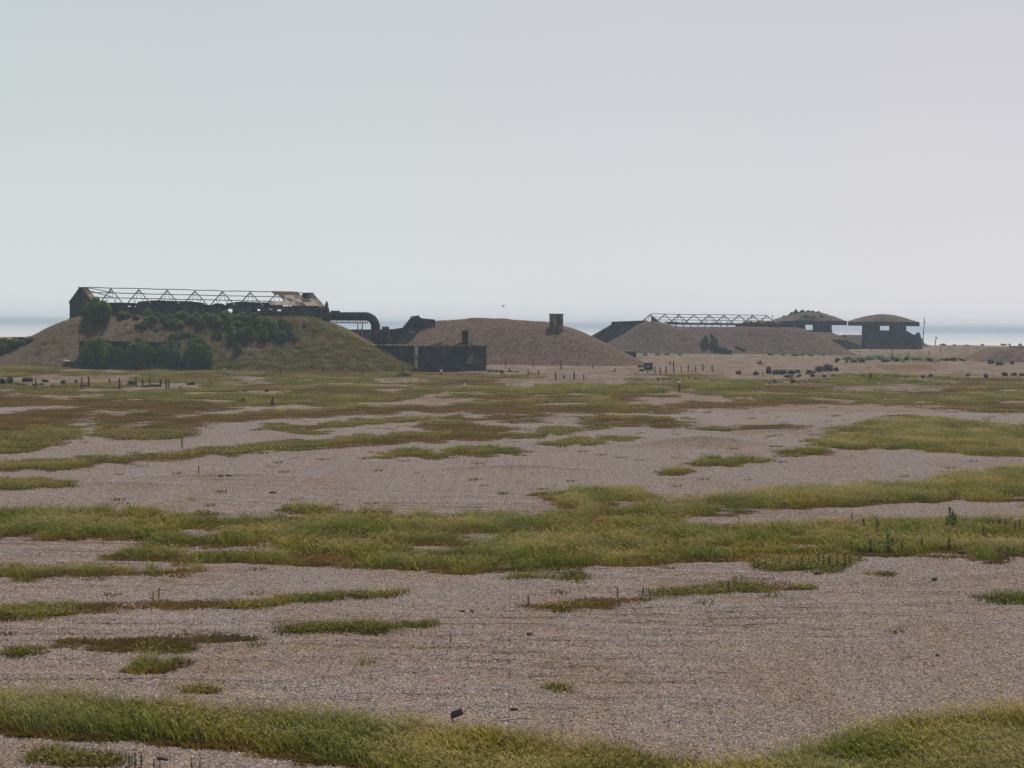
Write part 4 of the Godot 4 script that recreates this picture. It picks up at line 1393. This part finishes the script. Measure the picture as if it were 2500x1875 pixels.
func build_other_bushes() -> void:
	var b := [[985, 928, 40, 16, "dark bush with a post behind it, before the blockhouse"], [1722, 845, 26, 24, "left of two bushes on the front of the grey mound"], [1744, 845, 26, 28, "right of two bushes on the front of the grey mound"], [1736, 822, 8, 8, "tiny bush above the two on the grey mound"], [2236, 850, 38, 48, "tall dark bush against the right end of the right pagoda"], [1566, 906, 18, 6, "low bush at the right toe of the middle mound"], [1570, 897, 30, 8, "flat bush left of the small concrete box"]]
	for q in b:
		var p := hit(q[0], q[1], 480, 985, 0.5)
		var k := -p.z / F
		bush(p, q[2] * k, q[3] * k, q[4])
	var rows := [["along the foot of the grey mound", [[1575, 868, 14, 5], [1605, 867, 16, 6], [1628, 867, 14, 7], [1660, 868, 12, 5], [1880, 867, 16, 7], [1912, 868, 10, 6], [1942, 869, 20, 6], [1958, 868, 8, 7], [1980, 869, 16, 6], [2010, 868, 10, 4]]],
		["in the green strip below the pagodas", [[2045, 880, 16, 7], [2070, 878, 26, 9], [2098, 879, 20, 8], [2122, 878, 30, 8], [2150, 878, 22, 9], [2180, 878, 14, 10], [2212, 879, 16, 12], [2236, 878, 22, 6], [2268, 880, 18, 7], [2300, 880, 18, 6]]],
		["along the shore line at the far right", [[2303, 843, 18, 5], [2330, 843, 12, 3], [2398, 843, 9, 4], [2450, 843, 22, 5], [2465, 843, 8, 4], [2491, 844, 14, 5], [2360, 843, 16, 2]]],
		["among the rubble at the right", [[2062, 922, 14, 7], [2080, 924, 10, 6], [2126, 926, 16, 14], [2140, 929, 10, 8], [2164, 925, 24, 10], [1950, 912, 10, 5], [1975, 914, 30, 6], [2210, 922, 10, 6], [1862, 914, 5, 5]]],
		["before the right foot of the middle mound", [[1607, 929, 7, 8], [1620, 928, 14, 5], [1634, 928, 10, 6], [1652, 930, 14, 8], [1668, 930, 16, 5], [1682, 928, 8, 8], [1698, 929, 8, 10], [1724, 930, 16, 4]]],
		["beside the right corner of the blockhouse", [[1196, 907, 18, 6], [1212, 908, 14, 7], [1226, 910, 16, 9], [1246, 908, 18, 5], [1262, 909, 12, 4]]],
		["around the rubble at the left edge", [[42, 942, 22, 8], [60, 943, 20, 7], [84, 944, 14, 9], [100, 940, 22, 6], [128, 944, 18, 8], [208, 944, 16, 8], [265, 942, 7, 5], [240, 941, 16, 3]]]]
	for row in rows:
		for i in row[1].size():
			var q: Array = row[1][i]
			var p := hit(q[0], q[1], 330, 985, 0.5)
			var k := -p.z / F
			bush(p, q[2] * k, maxf(q[3] * k, 0.3), "%s small bush from the left %s" % [nth(i), row[0]], "small_bush", "bush", "small bushes " + row[0])
	# plants on roofs
	var roofs := [["on the flat roof of the blockhouse", [[1062, 843, 10, 5, 536], [1075, 843, 14, 7, 536], [1092, 843, 10, 4, 536], [1118, 843, 18, 6, 536], [1150, 843, 8, 4, 536]]],
		["on the left pagoda roof", [[1915, 774, 8, 4, 968], [1932, 768, 12, 4, 968], [1944, 763, 12, 5, 968], [1958, 761, 10, 4, 968], [1972, 762, 12, 4, 968], [1985, 762, 10, 4, 968], [1998, 764, 8, 4, 968], [1965, 772, 16, 4, 960], [1985, 776, 12, 4, 958], [2005, 772, 10, 3, 960]]]]
	for row in roofs:
		for i in row[1].size():
			var q: Array = row[1][i]
			var p := P(q[0], q[1], q[4])
			var k: float = q[4] / F
			bush(p - Vector3(0, 0.3, 0), q[2] * k * 1.4, q[3] * k * 1.3 + 0.4, "%s small plant from the left growing %s" % [nth(i), row[0]], "roof_plant", "plant", "plants " + row[0])

# ------------------------------------------------------------------ posts, rubble and small things
func post(px: float, ytop: float, ybot: float, label: String, group: String, d_hint := 0.0) -> Node3D:
	var p := hit(px, ybot, 300, 985, 0.5) if d_hint == 0.0 else G(px, ybot)
	var h: float = (ybot - ytop) / F * -p.z
	var t := thing("fence_post", p, label, "post", group)
	var g := Geo.new()
	var lx := rng.randf_range(-0.06, 0.06) * h
	var r := rng.randf_range(0.1, 0.15)
	g.tube([Vector3(0, -0.3, 0), Vector3(lx * 0.5, h * 0.5, 0), Vector3(lx, h, rng.randf_range(-0.05, 0.05))], r * 1.1, r * 0.9, 6)
	part("shaft", g, M.wood, t)
	return t

func build_posts() -> void:
	var rows := [["in the row at the left edge plain", [[23, 919, 940], [88, 922, 951], [198, 922, 950], [217, 919, 945], [267, 925, 940], [292, 924, 950], [331, 920, 942], [348, 926, 942], [365, 920, 942], [392, 925, 945], [406, 925, 949], [412, 927, 949], [440, 943, 952]]],
		["along the foot of the left mound", [[582, 890, 907], [685, 895, 911], [789, 895, 910], [886, 898, 916], [984, 897, 914]]],
		["in the line right of the blockhouse", [[1226, 903, 918], [1244, 898, 905], [1289, 903, 920], [1315, 904, 917], [1357, 909, 928], [1377, 917, 925], [1402, 907, 926], [1425, 914, 929]]],
		["close under the middle mound", [[1234, 882, 894], [1302, 886, 896], [1370, 880, 901], [1448, 888, 900], [1501, 899, 908]]],
		["in the row right of the small concrete box", [[1581, 903, 911], [1599, 895, 911], [1612, 896, 913], [1626, 895, 914], [1645, 891, 910], [1663, 895, 909], [1680, 891, 907], [1698, 893, 908], [1716, 889, 907], [1739, 893, 908]]],
		["of two behind the fence row", [[1636, 881, 892], [1644, 882, 893]]],
		["of two left of the rubble heap", [[1851, 878, 888], [1856, 878, 888]]],
		["in the scatter below the pagodas", [[2178, 854, 872], [2218, 856, 878], [2296, 845, 860], [2267, 857, 866], [2128, 845, 858]]]]
	for row in rows:
		for i in row[1].size():
			var q: Array = row[1][i]
			post(q[0], q[1], q[2], "%s weathered post from the left %s" % [nth(i), row[0]], "posts " + row[0])
	var sp := post(1077, 906, 919, "short dark post with a pale square plate before the blockhouse", "")
	sp.remove_meta("group") if sp.has_meta("group") else null
	var g := Geo.new()
	g.box(Vector3(0, (919 - 906) / F * 525.0, 0.08), Vector3(0.55, 0.45, 0.06))
	part("plate", g, M.white, sp)
	var gp := post(1658, 936, 958, "dark post with a white gull on top, on the middle plain", "")
	var gull := thing("gull", gp.position + Vector3(0, 22.0 / F * -gp.position.z, 0), "white gull perched on a dark post", "bird")
	var b := Geo.new()
	b.tube([Vector3(-0.34, 0.12, 0), Vector3(-0.18, 0.17, 0), Vector3(0.0, 0.2, 0), Vector3(0.14, 0.25, 0), Vector3(0.2, 0.36, 0), Vector3(0.27, 0.38, 0)], 0.05, 0.05, 8)
	b.chunk(Vector3(-0.02, 0.18, 0), Vector3(0.42, 0.22, 0.24), 3)
	b.tube([Vector3(0.27, 0.38, 0), Vector3(0.37, 0.36, 0)], 0.025, 0.008, 5)
	b.tube([Vector3(0, -0.02, 0.04), Vector3(0, 0.1, 0.04)], 0.012, 0.012, 4)
	b.tube([Vector3(0, -0.02, -0.04), Vector3(0, 0.1, -0.04)], 0.012, 0.012, 4)
	part("body", b, M.white, gull)
	# the leaning stake in the turf
	var lp := G(663, 991)
	var ls := thing("leaning_stake", lp, "leaning dark stake with a pale tip, alone on the left plain", "stake")
	var k := -lp.z / F
	var sg := Geo.new()
	sg.tube([Vector3(0, -0.3, 0), Vector3(1.5 * k, 12 * k, 0), Vector3(4.0 * k, 21 * k, 0)], 0.13, 0.1, 7)
	part("shaft", sg, M.wood, ls)
	var tg := Geo.new()
	tg.tube([Vector3(4.0 * k, 21 * k, 0), Vector3(5.5 * k, 27 * k, 0)], 0.1, 0.07, 7)
	part("pale_tip", tg, M.pale_concrete, ls)
	var fg := Geo.new()
	fg.chunk(Vector3(0.1, 0.08, 0.05), Vector3(1.0, 0.4, 0.5), 9)
	part("footing", fg, M.dark_concrete, ls)

func build_rubble() -> void:
	var rows := [["in the heap right of the fence row", [[1804, 914, 15, 9], [1845, 916, 13, 9], [1877, 912, 18, 15], [1894, 914, 20, 11], [1911, 914, 22, 10], [1932, 913, 22, 8], [1947, 910, 16, 7], [1926, 921, 28, 7], [1951, 920, 14, 5], [1983, 920, 12, 7], [2012, 921, 10, 6], [2000, 908, 26, 12], [2020, 906, 30, 15], [2042, 906, 14, 9], [1980, 912, 24, 7], [2040, 920, 25, 5], [1879, 902, 9, 5], [2106, 924, 20, 8], [2189, 923, 14, 8]]],
		["in the far line below the pagodas", [[2042, 884, 11, 9], [2067, 885, 10, 5], [2086, 885, 18, 8], [2104, 885, 20, 8], [2160, 884, 25, 7], [2187, 883, 18, 9], [2205, 884, 10, 3], [2272, 883, 13, 8], [2291, 883, 6, 3], [2312, 881, 14, 6], [2328, 881, 18, 7], [2350, 881, 26, 5], [2417, 889, 18, 10], [2439, 892, 20, 9], [2472, 890, 11, 10]]],
		["in the near line at the right edge", [[2253, 923, 8, 7], [2273, 921, 12, 7], [2363, 919, 11, 7], [2407, 922, 12, 9], [2453, 918, 16, 8], [2475, 918, 17, 8], [2494, 918, 14, 6]]],
		["in the low line before the heap", [[1740, 934, 14, 6], [1785, 939, 9, 5], [1879, 936, 8, 4], [1890, 936, 10, 9], [1935, 935, 15, 8], [1950, 934, 8, 3], [1968, 934, 15, 4], [1993, 934, 8, 3], [1854, 889, 14, 5]]],
		["at the left edge of the plain", [[8, 939, 22, 14], [24, 938, 18, 16], [67, 932, 28, 9], [110, 933, 20, 6], [154, 938, 13, 10], [186, 936, 8, 8], [322, 943, 26, 12], [350, 946, 26, 5], [374, 945, 34, 6]]],
		["on the plain before the left mound", [[466, 940, 20, 6], [517, 940, 16, 7], [596, 956, 14, 4], [650, 957, 12, 5], [583, 984, 9, 6], [592, 984, 10, 11]]]]
	var n := 0
	for row in rows:
		row[1].sort_custom(func(a, b): return a[0] < b[0])
		for i in row[1].size():
			var q: Array = row[1][i]
			var p := hit(q[0], q[1], 280, 985, 0.5)
			var k := -p.z / F
			var t := thing("rubble_block", p, "%s dark rubble lump from the left %s" % [nth(i), row[0]], "rubble", "rubble " + row[0])
			var g := Geo.new()
			var s := Vector3(q[2] * k, q[3] * k * 1.15, q[2] * k * 0.7)
			g.chunk(Vector3(0, s.y * 0.42, 0), s, 500 + n)
			part("lump", g, M.dark_concrete if n % 3 else M.concrete, t)
			t.rotation = Vector3(rng.randf_range(-0.1, 0.1), rng.randf() * 0.6, rng.randf_range(-0.22, 0.22))
			if q[2] > 9:
				var g2 := Geo.new()
				g2.box(Vector3(s.x * rng.randf_range(-0.3, 0.3), s.y * 0.45, s.z * 0.2), Vector3(s.x * 0.75, s.y * 0.35, s.z * 0.5), Basis(Vector3(0, 0, 1), rng.randf_range(-0.35, 0.35)) * Basis(Vector3.UP, rng.randf() * 3.0))
				part("broken_slab", g2, M.dark_concrete, t)
			n += 1
	var ps := G(1134, 944)
	var pst := thing("pale_stone", ps, "pale rounded stone on the green hummock below the blockhouse", "stone")
	var pg := Geo.new()
	pg.chunk(Vector3(0, 0.25, 0), Vector3(0.6, 0.7, 0.5), 44)
	part("stone", pg, M.pale_concrete, pst)
	# scraps on the near shingle
	var near := [[168, 1843, 26, 18, "dark lump lying in the small turf patch at bottom left"], [395, 1858, 34, 10, "flat dark slab at bottom left, right of the leafy weeds"], [1292, 1552, 16, 8, "small dark pointed scrap on the shingle near the centre"], [2288, 1609, 12, 7, "small dark stone far right on the near shingle"], [1995, 1406, 22, 8, "dark flat stone under the weed stalks"], [2280, 1426, 16, 9, "dark round clump alone on the shingle at right"], [2350, 1358, 24, 10, "grey stone at the edge of the green band, far right"], [1129, 1494, 16, 6, "left of two small dark stones in mid shingle"], [1152, 1496, 9, 7, "right of two small dark stones in mid shingle"], [665, 1206, 18, 5, "dark scrap alone on the shingle above the grass mound"], [2102, 1368, 8, 7, "small dark stone by the foot of the weed stalks"], [1762, 1372, 22, 8, "dark clump at the lower edge of the green band"], [540, 1173, 16, 4, "left half of a broken dark board on the shingle"], [558, 1173, 18, 4, "right half of a broken dark board on the shingle"]]
	for i in near.size():
		var q: Array = near[i]
		var p := G(q[0], q[1])
		var k := -p.z / F
		var t := thing("dark_scrap", p, q[4], "stone")
		var g := Geo.new()
		g.chunk(Vector3(0, q[3] * k * 0.4, 0), Vector3(q[2] * k, q[3] * k, q[2] * k * 0.8), 900 + i)
		part("lump", g, M.wood, t)
	# broken crate, board and bar before the near grass
	var cp := G(1113, 1757)
	var ct := thing("broken_crate", cp + Vector3(0, 0.03, 0), "tilted broken dark crate standing in the near grass edge", "crate")
	for q in [[Vector3(0.03, 0.17, 0), Vector3(0.28, 0.16, 0.025), 0.35], [Vector3(-0.1, 0.07, 0.02), Vector3(0.035, 0.2, 0.14), 0.25], [Vector3(0.05, 0.11, -0.08), Vector3(0.24, 0.02, 0.16), 0.35]]:
		var g := Geo.new()
		g.box(q[0], q[1], Basis(Vector3(0, 0, 1), q[2]))
		part("board", g, M.wood, ct)
	var bp := G(1256, 1729)
	var bt := thing("short_board", bp, "short dark board lying on the shingle above the iron bar", "board")
	var bg := Geo.new()
	bg.box(Vector3(0, 0.03, 0), Vector3(0.19, 0.05, 0.1), Basis(Vector3(0, 0, 1), -0.12))
	part("board", bg, M.wood, bt)
	var ip := G(1258, 1755)
	var it := thing("iron_bar", ip, "thin rusty bar lying along the upper edge of the near grass", "bar")
	var ig := Geo.new()
	ig.tube([Vector3(-0.38, 0.02, 0.05), Vector3(0.0, 0.05, 0.0), Vector3(0.2, 0.08, -0.05), Vector3(0.38, 0.05, -0.05)], 0.012, 0.012, 6)
	part("bar", ig, M.rust, it)
	# a bird in flight
	var fp := P(1229, 747, 300.0)
	var ft := thing("flying_bird", fp, "small dark bird flying above the middle mound", "bird")
	var fg := Geo.new()
	fg.tube([Vector3(-0.16, 0.0, 0), Vector3(-0.06, 0.0, 0), Vector3(0.06, 0.01, 0), Vector3(0.16, 0.03, 0)], 0.03, 0.03, 7)
	fg.chunk(Vector3(0, 0, 0), Vector3(0.22, 0.12, 0.12), 2)
	for s in [-1.0, 1.0]:
		fg.prism(PackedVector2Array([Vector2(0, -0.06), Vector2(0.2, -0.01), Vector2(0.38, -0.05), Vector2(0.2, 0.07), Vector2(0, 0.05)]), Vector3(0, 0.02, 0), Vector3(s * 0.85, 0.32, 0.35), Vector3(0.3, 0.05, -0.9), Vector3(0, 0.012, 0))
	part("body", fg, M.feather, ft)

var weed_meshes := []
func weed(p: Vector3, h: float, label: String, group: String, called := "weed_stalk") -> void:
	if weed_meshes.is_empty():
		for k in 3:
			var r := RandomNumberGenerator.new()
			r.seed = 60 + k
			var st := Geo.new()
			st.col = Color(0.05, 0.07, 0.02)
			st.tube([Vector3(0, -0.05, 0), Vector3(r.randf_range(-0.03, 0.03), 0.5, 0), Vector3(r.randf_range(-0.08, 0.08), 1.0, 0)], 0.016, 0.008, 5)
			var lf := Geo.new()
			for i in 120:
				var y := pow(r.randf(), 0.8)
				var an := r.randf() * TAU
				var ln := lerpf(0.19, 0.1, y) * r.randf_range(0.7, 1.2)
				var o := Vector3(cos(an), 0, sin(an))
				var sd := Vector3(-o.z, 0, o.x) * ln * 0.28
				var a := Vector3(0, y, 0)
				var b := a + o * ln * 0.55 + Vector3.UP * ln * 0.4
				var c := a + o * ln + Vector3.UP * ln * 0.35
				lf.col = Color(0.08, 0.12, 0.026).lerp(Color(0.14, 0.18, 0.04), r.randf())
				lf.tri(a, b - sd, b + sd)
				lf.tri(b - sd, c, b + sd)
			weed_meshes.append([st.mesh(M.leaf), lf.mesh(M.leaf)])
	var t := thing(called, p, label, "weed", group)
	var m: Array = weed_meshes[rng.randi() % 3]
	put("stalk", m[0], t)
	put("leaves", m[1], t)
	t.rotation.y = rng.randf() * TAU
	t.scale = Vector3(h * 1.3, h * 1.05, h * 1.3)

func build_weeds() -> void:
	var rows := [["in the clump at the bottom left", [[315, 1876, 30], [330, 1877, 34], [345, 1876, 32], [322, 1872, 24], [376, 1882, 26], [390, 1884, 22], [468, 1880, 26], [488, 1882, 24]]],
		["along the lower edge of the green band", [[1840, 1392, 26], [1852, 1388, 20], [1868, 1394, 22], [1890, 1384, 18], [1905, 1388, 26], [1926, 1386, 24], [1945, 1392, 22], [1957, 1396, 34], [1975, 1384, 20], [1998, 1386, 30], [2010, 1392, 24], [2025, 1390, 30], [2044, 1388, 28], [2062, 1392, 34], [2074, 1386, 22]]],
		["standing in the green band at the right", [[1625, 1346, 30], [1656, 1342, 28], [1680, 1344, 22], [2078, 1356, 28], [2125, 1357, 36], [2146, 1352, 26], [2160, 1352, 24], [2168, 1358, 48], [2176, 1356, 36], [2201, 1354, 32], [2250, 1350, 30], [2316, 1350, 34], [2460, 1368, 30], [2440, 1366, 26], [2476, 1370, 28]]],
		["in the upper right of the green band", [[2020, 1296, 24], [2080, 1282, 26], [2108, 1300, 30], [2140, 1306, 34], [2145, 1302, 26], [2318, 1292, 50], [2326, 1294, 46], [2332, 1296, 40], [2310, 1298, 34], [2400, 1320, 34], [2440, 1300, 32], [2455, 1298, 30], [2478, 1302, 28], [2490, 1300, 30]]],
		["on the small turf strips left of centre", [[1100, 1568, 22], [374, 1464, 22], [388, 1462, 26], [1290, 1482, 28], [1508, 1456, 24], [1570, 1458, 26], [1778, 1452, 30], [645, 1344, 28], [485, 1160, 22], [444, 1094, 26], [1108, 1062, 18]]]]
	for row in rows:
		row[1].sort_custom(func(a, b): return a[0] < b[0])
		for i in row[1].size():
			var q: Array = row[1][i]
			var p := G(q[0], q[1])
			weed(p, q[2] / F * -p.z, "%s upright leafy weed from the left %s" % [nth(i), row[0]], "weeds " + row[0])

# ------------------------------------------------------------------ set-up
func _ready() -> void:
	rng.seed = 11
	nz.seed = 3
	nz.frequency = 0.045
	nz.fractal_octaves = 3
	nz2.seed = 9
	nz2.frequency = 0.06
	nz2.fractal_octaves = 3

	cam = Camera3D.new()
	cam.name = "camera"
	add_child(cam)
	cam.fov = rad_to_deg(2.0 * atan(937.5 / F))
	cam.far = 30000.0
	cam.near = 0.5
	cam.position = Vector3(0, EYE, 0)
	cam.rotation_degrees = Vector3(-1.274, 0, 0.53)
	cam.current = true
	inv = cam.transform.basis.inverse()

	var we := WorldEnvironment.new()
	we.name = "world_environment"
	var e := Environment.new()
	e.tonemap_mode = Environment.TONE_MAPPER_LINEAR
	e.tonemap_exposure = 1.13
	e.background_mode = Environment.BG_SKY
	var sky := Sky.new()
	# hazy summer sky: pale all along the horizon, bluer overhead, a little brighter round the sun
	var toward := Vector3(0.15, 0.83, -0.54).normalized()
	var si := Image.create(512, 256, false, Image.FORMAT_RGBF)
	for y in 256:
		var el := PI * 0.5 - PI * (y + 0.5) / 256.0
		for x in 512:
			var az := TAU * (x + 0.5) / 512.0        # column 0 looks along -z, a quarter on is +x
			var dir := Vector3(sin(az) * cos(el), sin(el), -cos(az) * cos(el))
			var k := exp(-maxf(el, 0.0) / 0.46)
			var c := Vector3(0.09, 0.13, 0.22).lerp(Vector3(0.635, 0.652, 0.662), k)
			var near := acos(clampf(dir.dot(toward), -1.0, 1.0))
			c *= 1.0 + 0.5 * exp(-near * near / 0.3)
			c *= Vector3(1.0 + 0.2 * sin(az), 1.0 - 0.07 * sin(az), 1.0 + 0.05 * sin(az))
			if el < 0.0: c = Vector3(0.60, 0.62, 0.645)
			si.set_pixel(x, y, Color(c.x, c.y, c.z))
	var sm := PanoramaSkyMaterial.new()
	sm.panorama = ImageTexture.create_from_image(si)
	sky.sky_material = sm
	e.sky = sky
	e.fog_enabled = true
	e.fog_density = 0.00018
	e.fog_light_color = Color(0.81, 0.905, 1.0)
	e.sdfgi_enabled = true
	e.ssao_enabled = true
	e.ssil_enabled = true
	we.environment = e
	add_child(we)

	var sun := DirectionalLight3D.new()
	sun.name = "sun"
	add_child(sun)
	sun.light_energy = 1.55
	sun.light_color = Color(1.0, 0.945, 0.85)
	sun.light_angular_distance = 0.5
	sun.shadow_enabled = true
	sun.look_at_from_position(Vector3.ZERO, Vector3(-0.15, -0.83, 0.54), Vector3.UP)

	make_materials()
	trace_cover()
	for q in [[1720, 1092, 150, 0.75], [560, 1170, 170, 0.32], [1270, 1146, 150, 0.4], [1500, 1034, 120, 0.5], [1900, 1060, 110, 0.4], [1340, 1028, 110, 0.5], [300, 1190, 200, 0.25], [2100, 1598, 200, 0.10], [700, 1255, 130, 0.12], [1380, 1218, 70, 0.15], [1450, 930, 160, 0.5], [250, 925, 200, 0.5], [1000, 930, 110, 0.6]]:
		var p := G(q[0], q[1])
		ridges.append([p.x, -p.z, q[2] / F * -p.z, maxf(2.5, -p.z * 0.015), q[3]])
	var none := func(_x: float, _h: float) -> float: return -0.26
	mounds = [
		{"x": -65.2, "z": -558.0, "hx": 23.2, "hz": 17.0, "top": 11.35, "slope": 0.5, "soft": 5.0, "bumps": [], "tone": Color(0.108, 0.083, 0.066), "turf": Color(0.088, 0.08, 0.028), "green": func(x: float, h: float) -> float: return 0.5 * smoothstep(-80.0, -58.0, x) + 0.3 * smoothstep(-42.0, -28.0, x) - 0.05 + 0.3 * (1.0 - smoothstep(0.0, 1.5, h))},
		{"x": -4.6, "z": -635.0, "hx": 13.9, "hz": 13.0, "top": 11.9, "slope": 0.5, "soft": 13.0, "steep": 1.5, "bumps": [[-5.0, -626.0, 11.0, 14.0, 1.25]], "tone": Color(0.112, 0.085, 0.07), "turf": Color(0.07, 0.05, 0.028), "green": none},
		{"x": 65.4, "z": -830.0, "hx": 24.0, "hz": 14.0, "top": 10.1, "slope": 0.5, "soft": 4.0, "bumps": [[42.5, -818.0, 6.0, 12.0, 1.5]], "tone": Color(0.105, 0.085, 0.075), "turf": Color(0.06, 0.058, 0.022), "green": func(_x: float, h: float) -> float: return -0.26 + 0.45 * (1.0 - smoothstep(0.3, 1.6, h))},
		{"x": 156.0, "z": -716.0, "hx": 24.0, "hz": 14.0, "top": 5.0, "slope": 0.5, "soft": 3.0, "bumps": [], "tone": Color(0.125, 0.092, 0.078), "turf": Color(0.065, 0.058, 0.025), "green": none},
		{"x": 126.0, "z": -980.0, "hx": 20.0, "hz": 7.0, "top": 7.4, "slope": 0.5, "soft": 3.0, "bumps": [], "tone": Color(0.12, 0.10, 0.08), "turf": Color(0.075, 0.078, 0.032), "green": func(_x: float, _h: float) -> float: return 0.35},
		{"x": 107.5, "z": -962.0, "hx": 7.5, "hz": 9.0, "top": 8.4, "slope": 0.46, "soft": 3.0, "bumps": [], "tone": Color(0.12, 0.10, 0.08), "turf": Color(0.075, 0.078, 0.032), "green": func(_x: float, _h: float) -> float: return 0.3},
	]
	print("t0 ", Time.get_ticks_msec())
	build_ground()
	print("ground ", Time.get_ticks_msec())
	var ml := ["wide grassy shingle mound under the long roofless laboratory, at left", "bare brown shingle mound with a square chimney, in the middle", "long grey shingle mound under the second bare roof frame", "low shingle mound cut off by the right edge of the view", "grassy bank behind the two pagoda roofs", "earth bank sloping down before the left pagoda"]
	for i in mounds.size(): build_mound(mounds[i], ml[i])
	print("mounds ", Time.get_ticks_msec())
	var sg := Geo.new()
	sg.quad(Vector3(-9000, -1.2, -1000), Vector3(9000, -1.2, -1000), Vector3(9000, -1.2, -12000), Vector3(-9000, -1.2, -12000), Vector3.UP)
	tag(put("sea", sg.mesh(M.sea)), "pale hazy sea behind the shingle spit", "sea", "", "structure")
	make_bush_meshes()
	build_grass()
	print("grass ", Time.get_ticks_msec())
	build_pebbles()
	print("pebbles ", Time.get_ticks_msec())
	build_left_lab()
	build_duct()
	build_middle()
	build_right_lab()
	build_pagodas()
	build_left_mound_things()
	build_other_bushes()
	build_posts()
	build_rubble()
	build_weeds()
	print("things ", Time.get_ticks_msec())
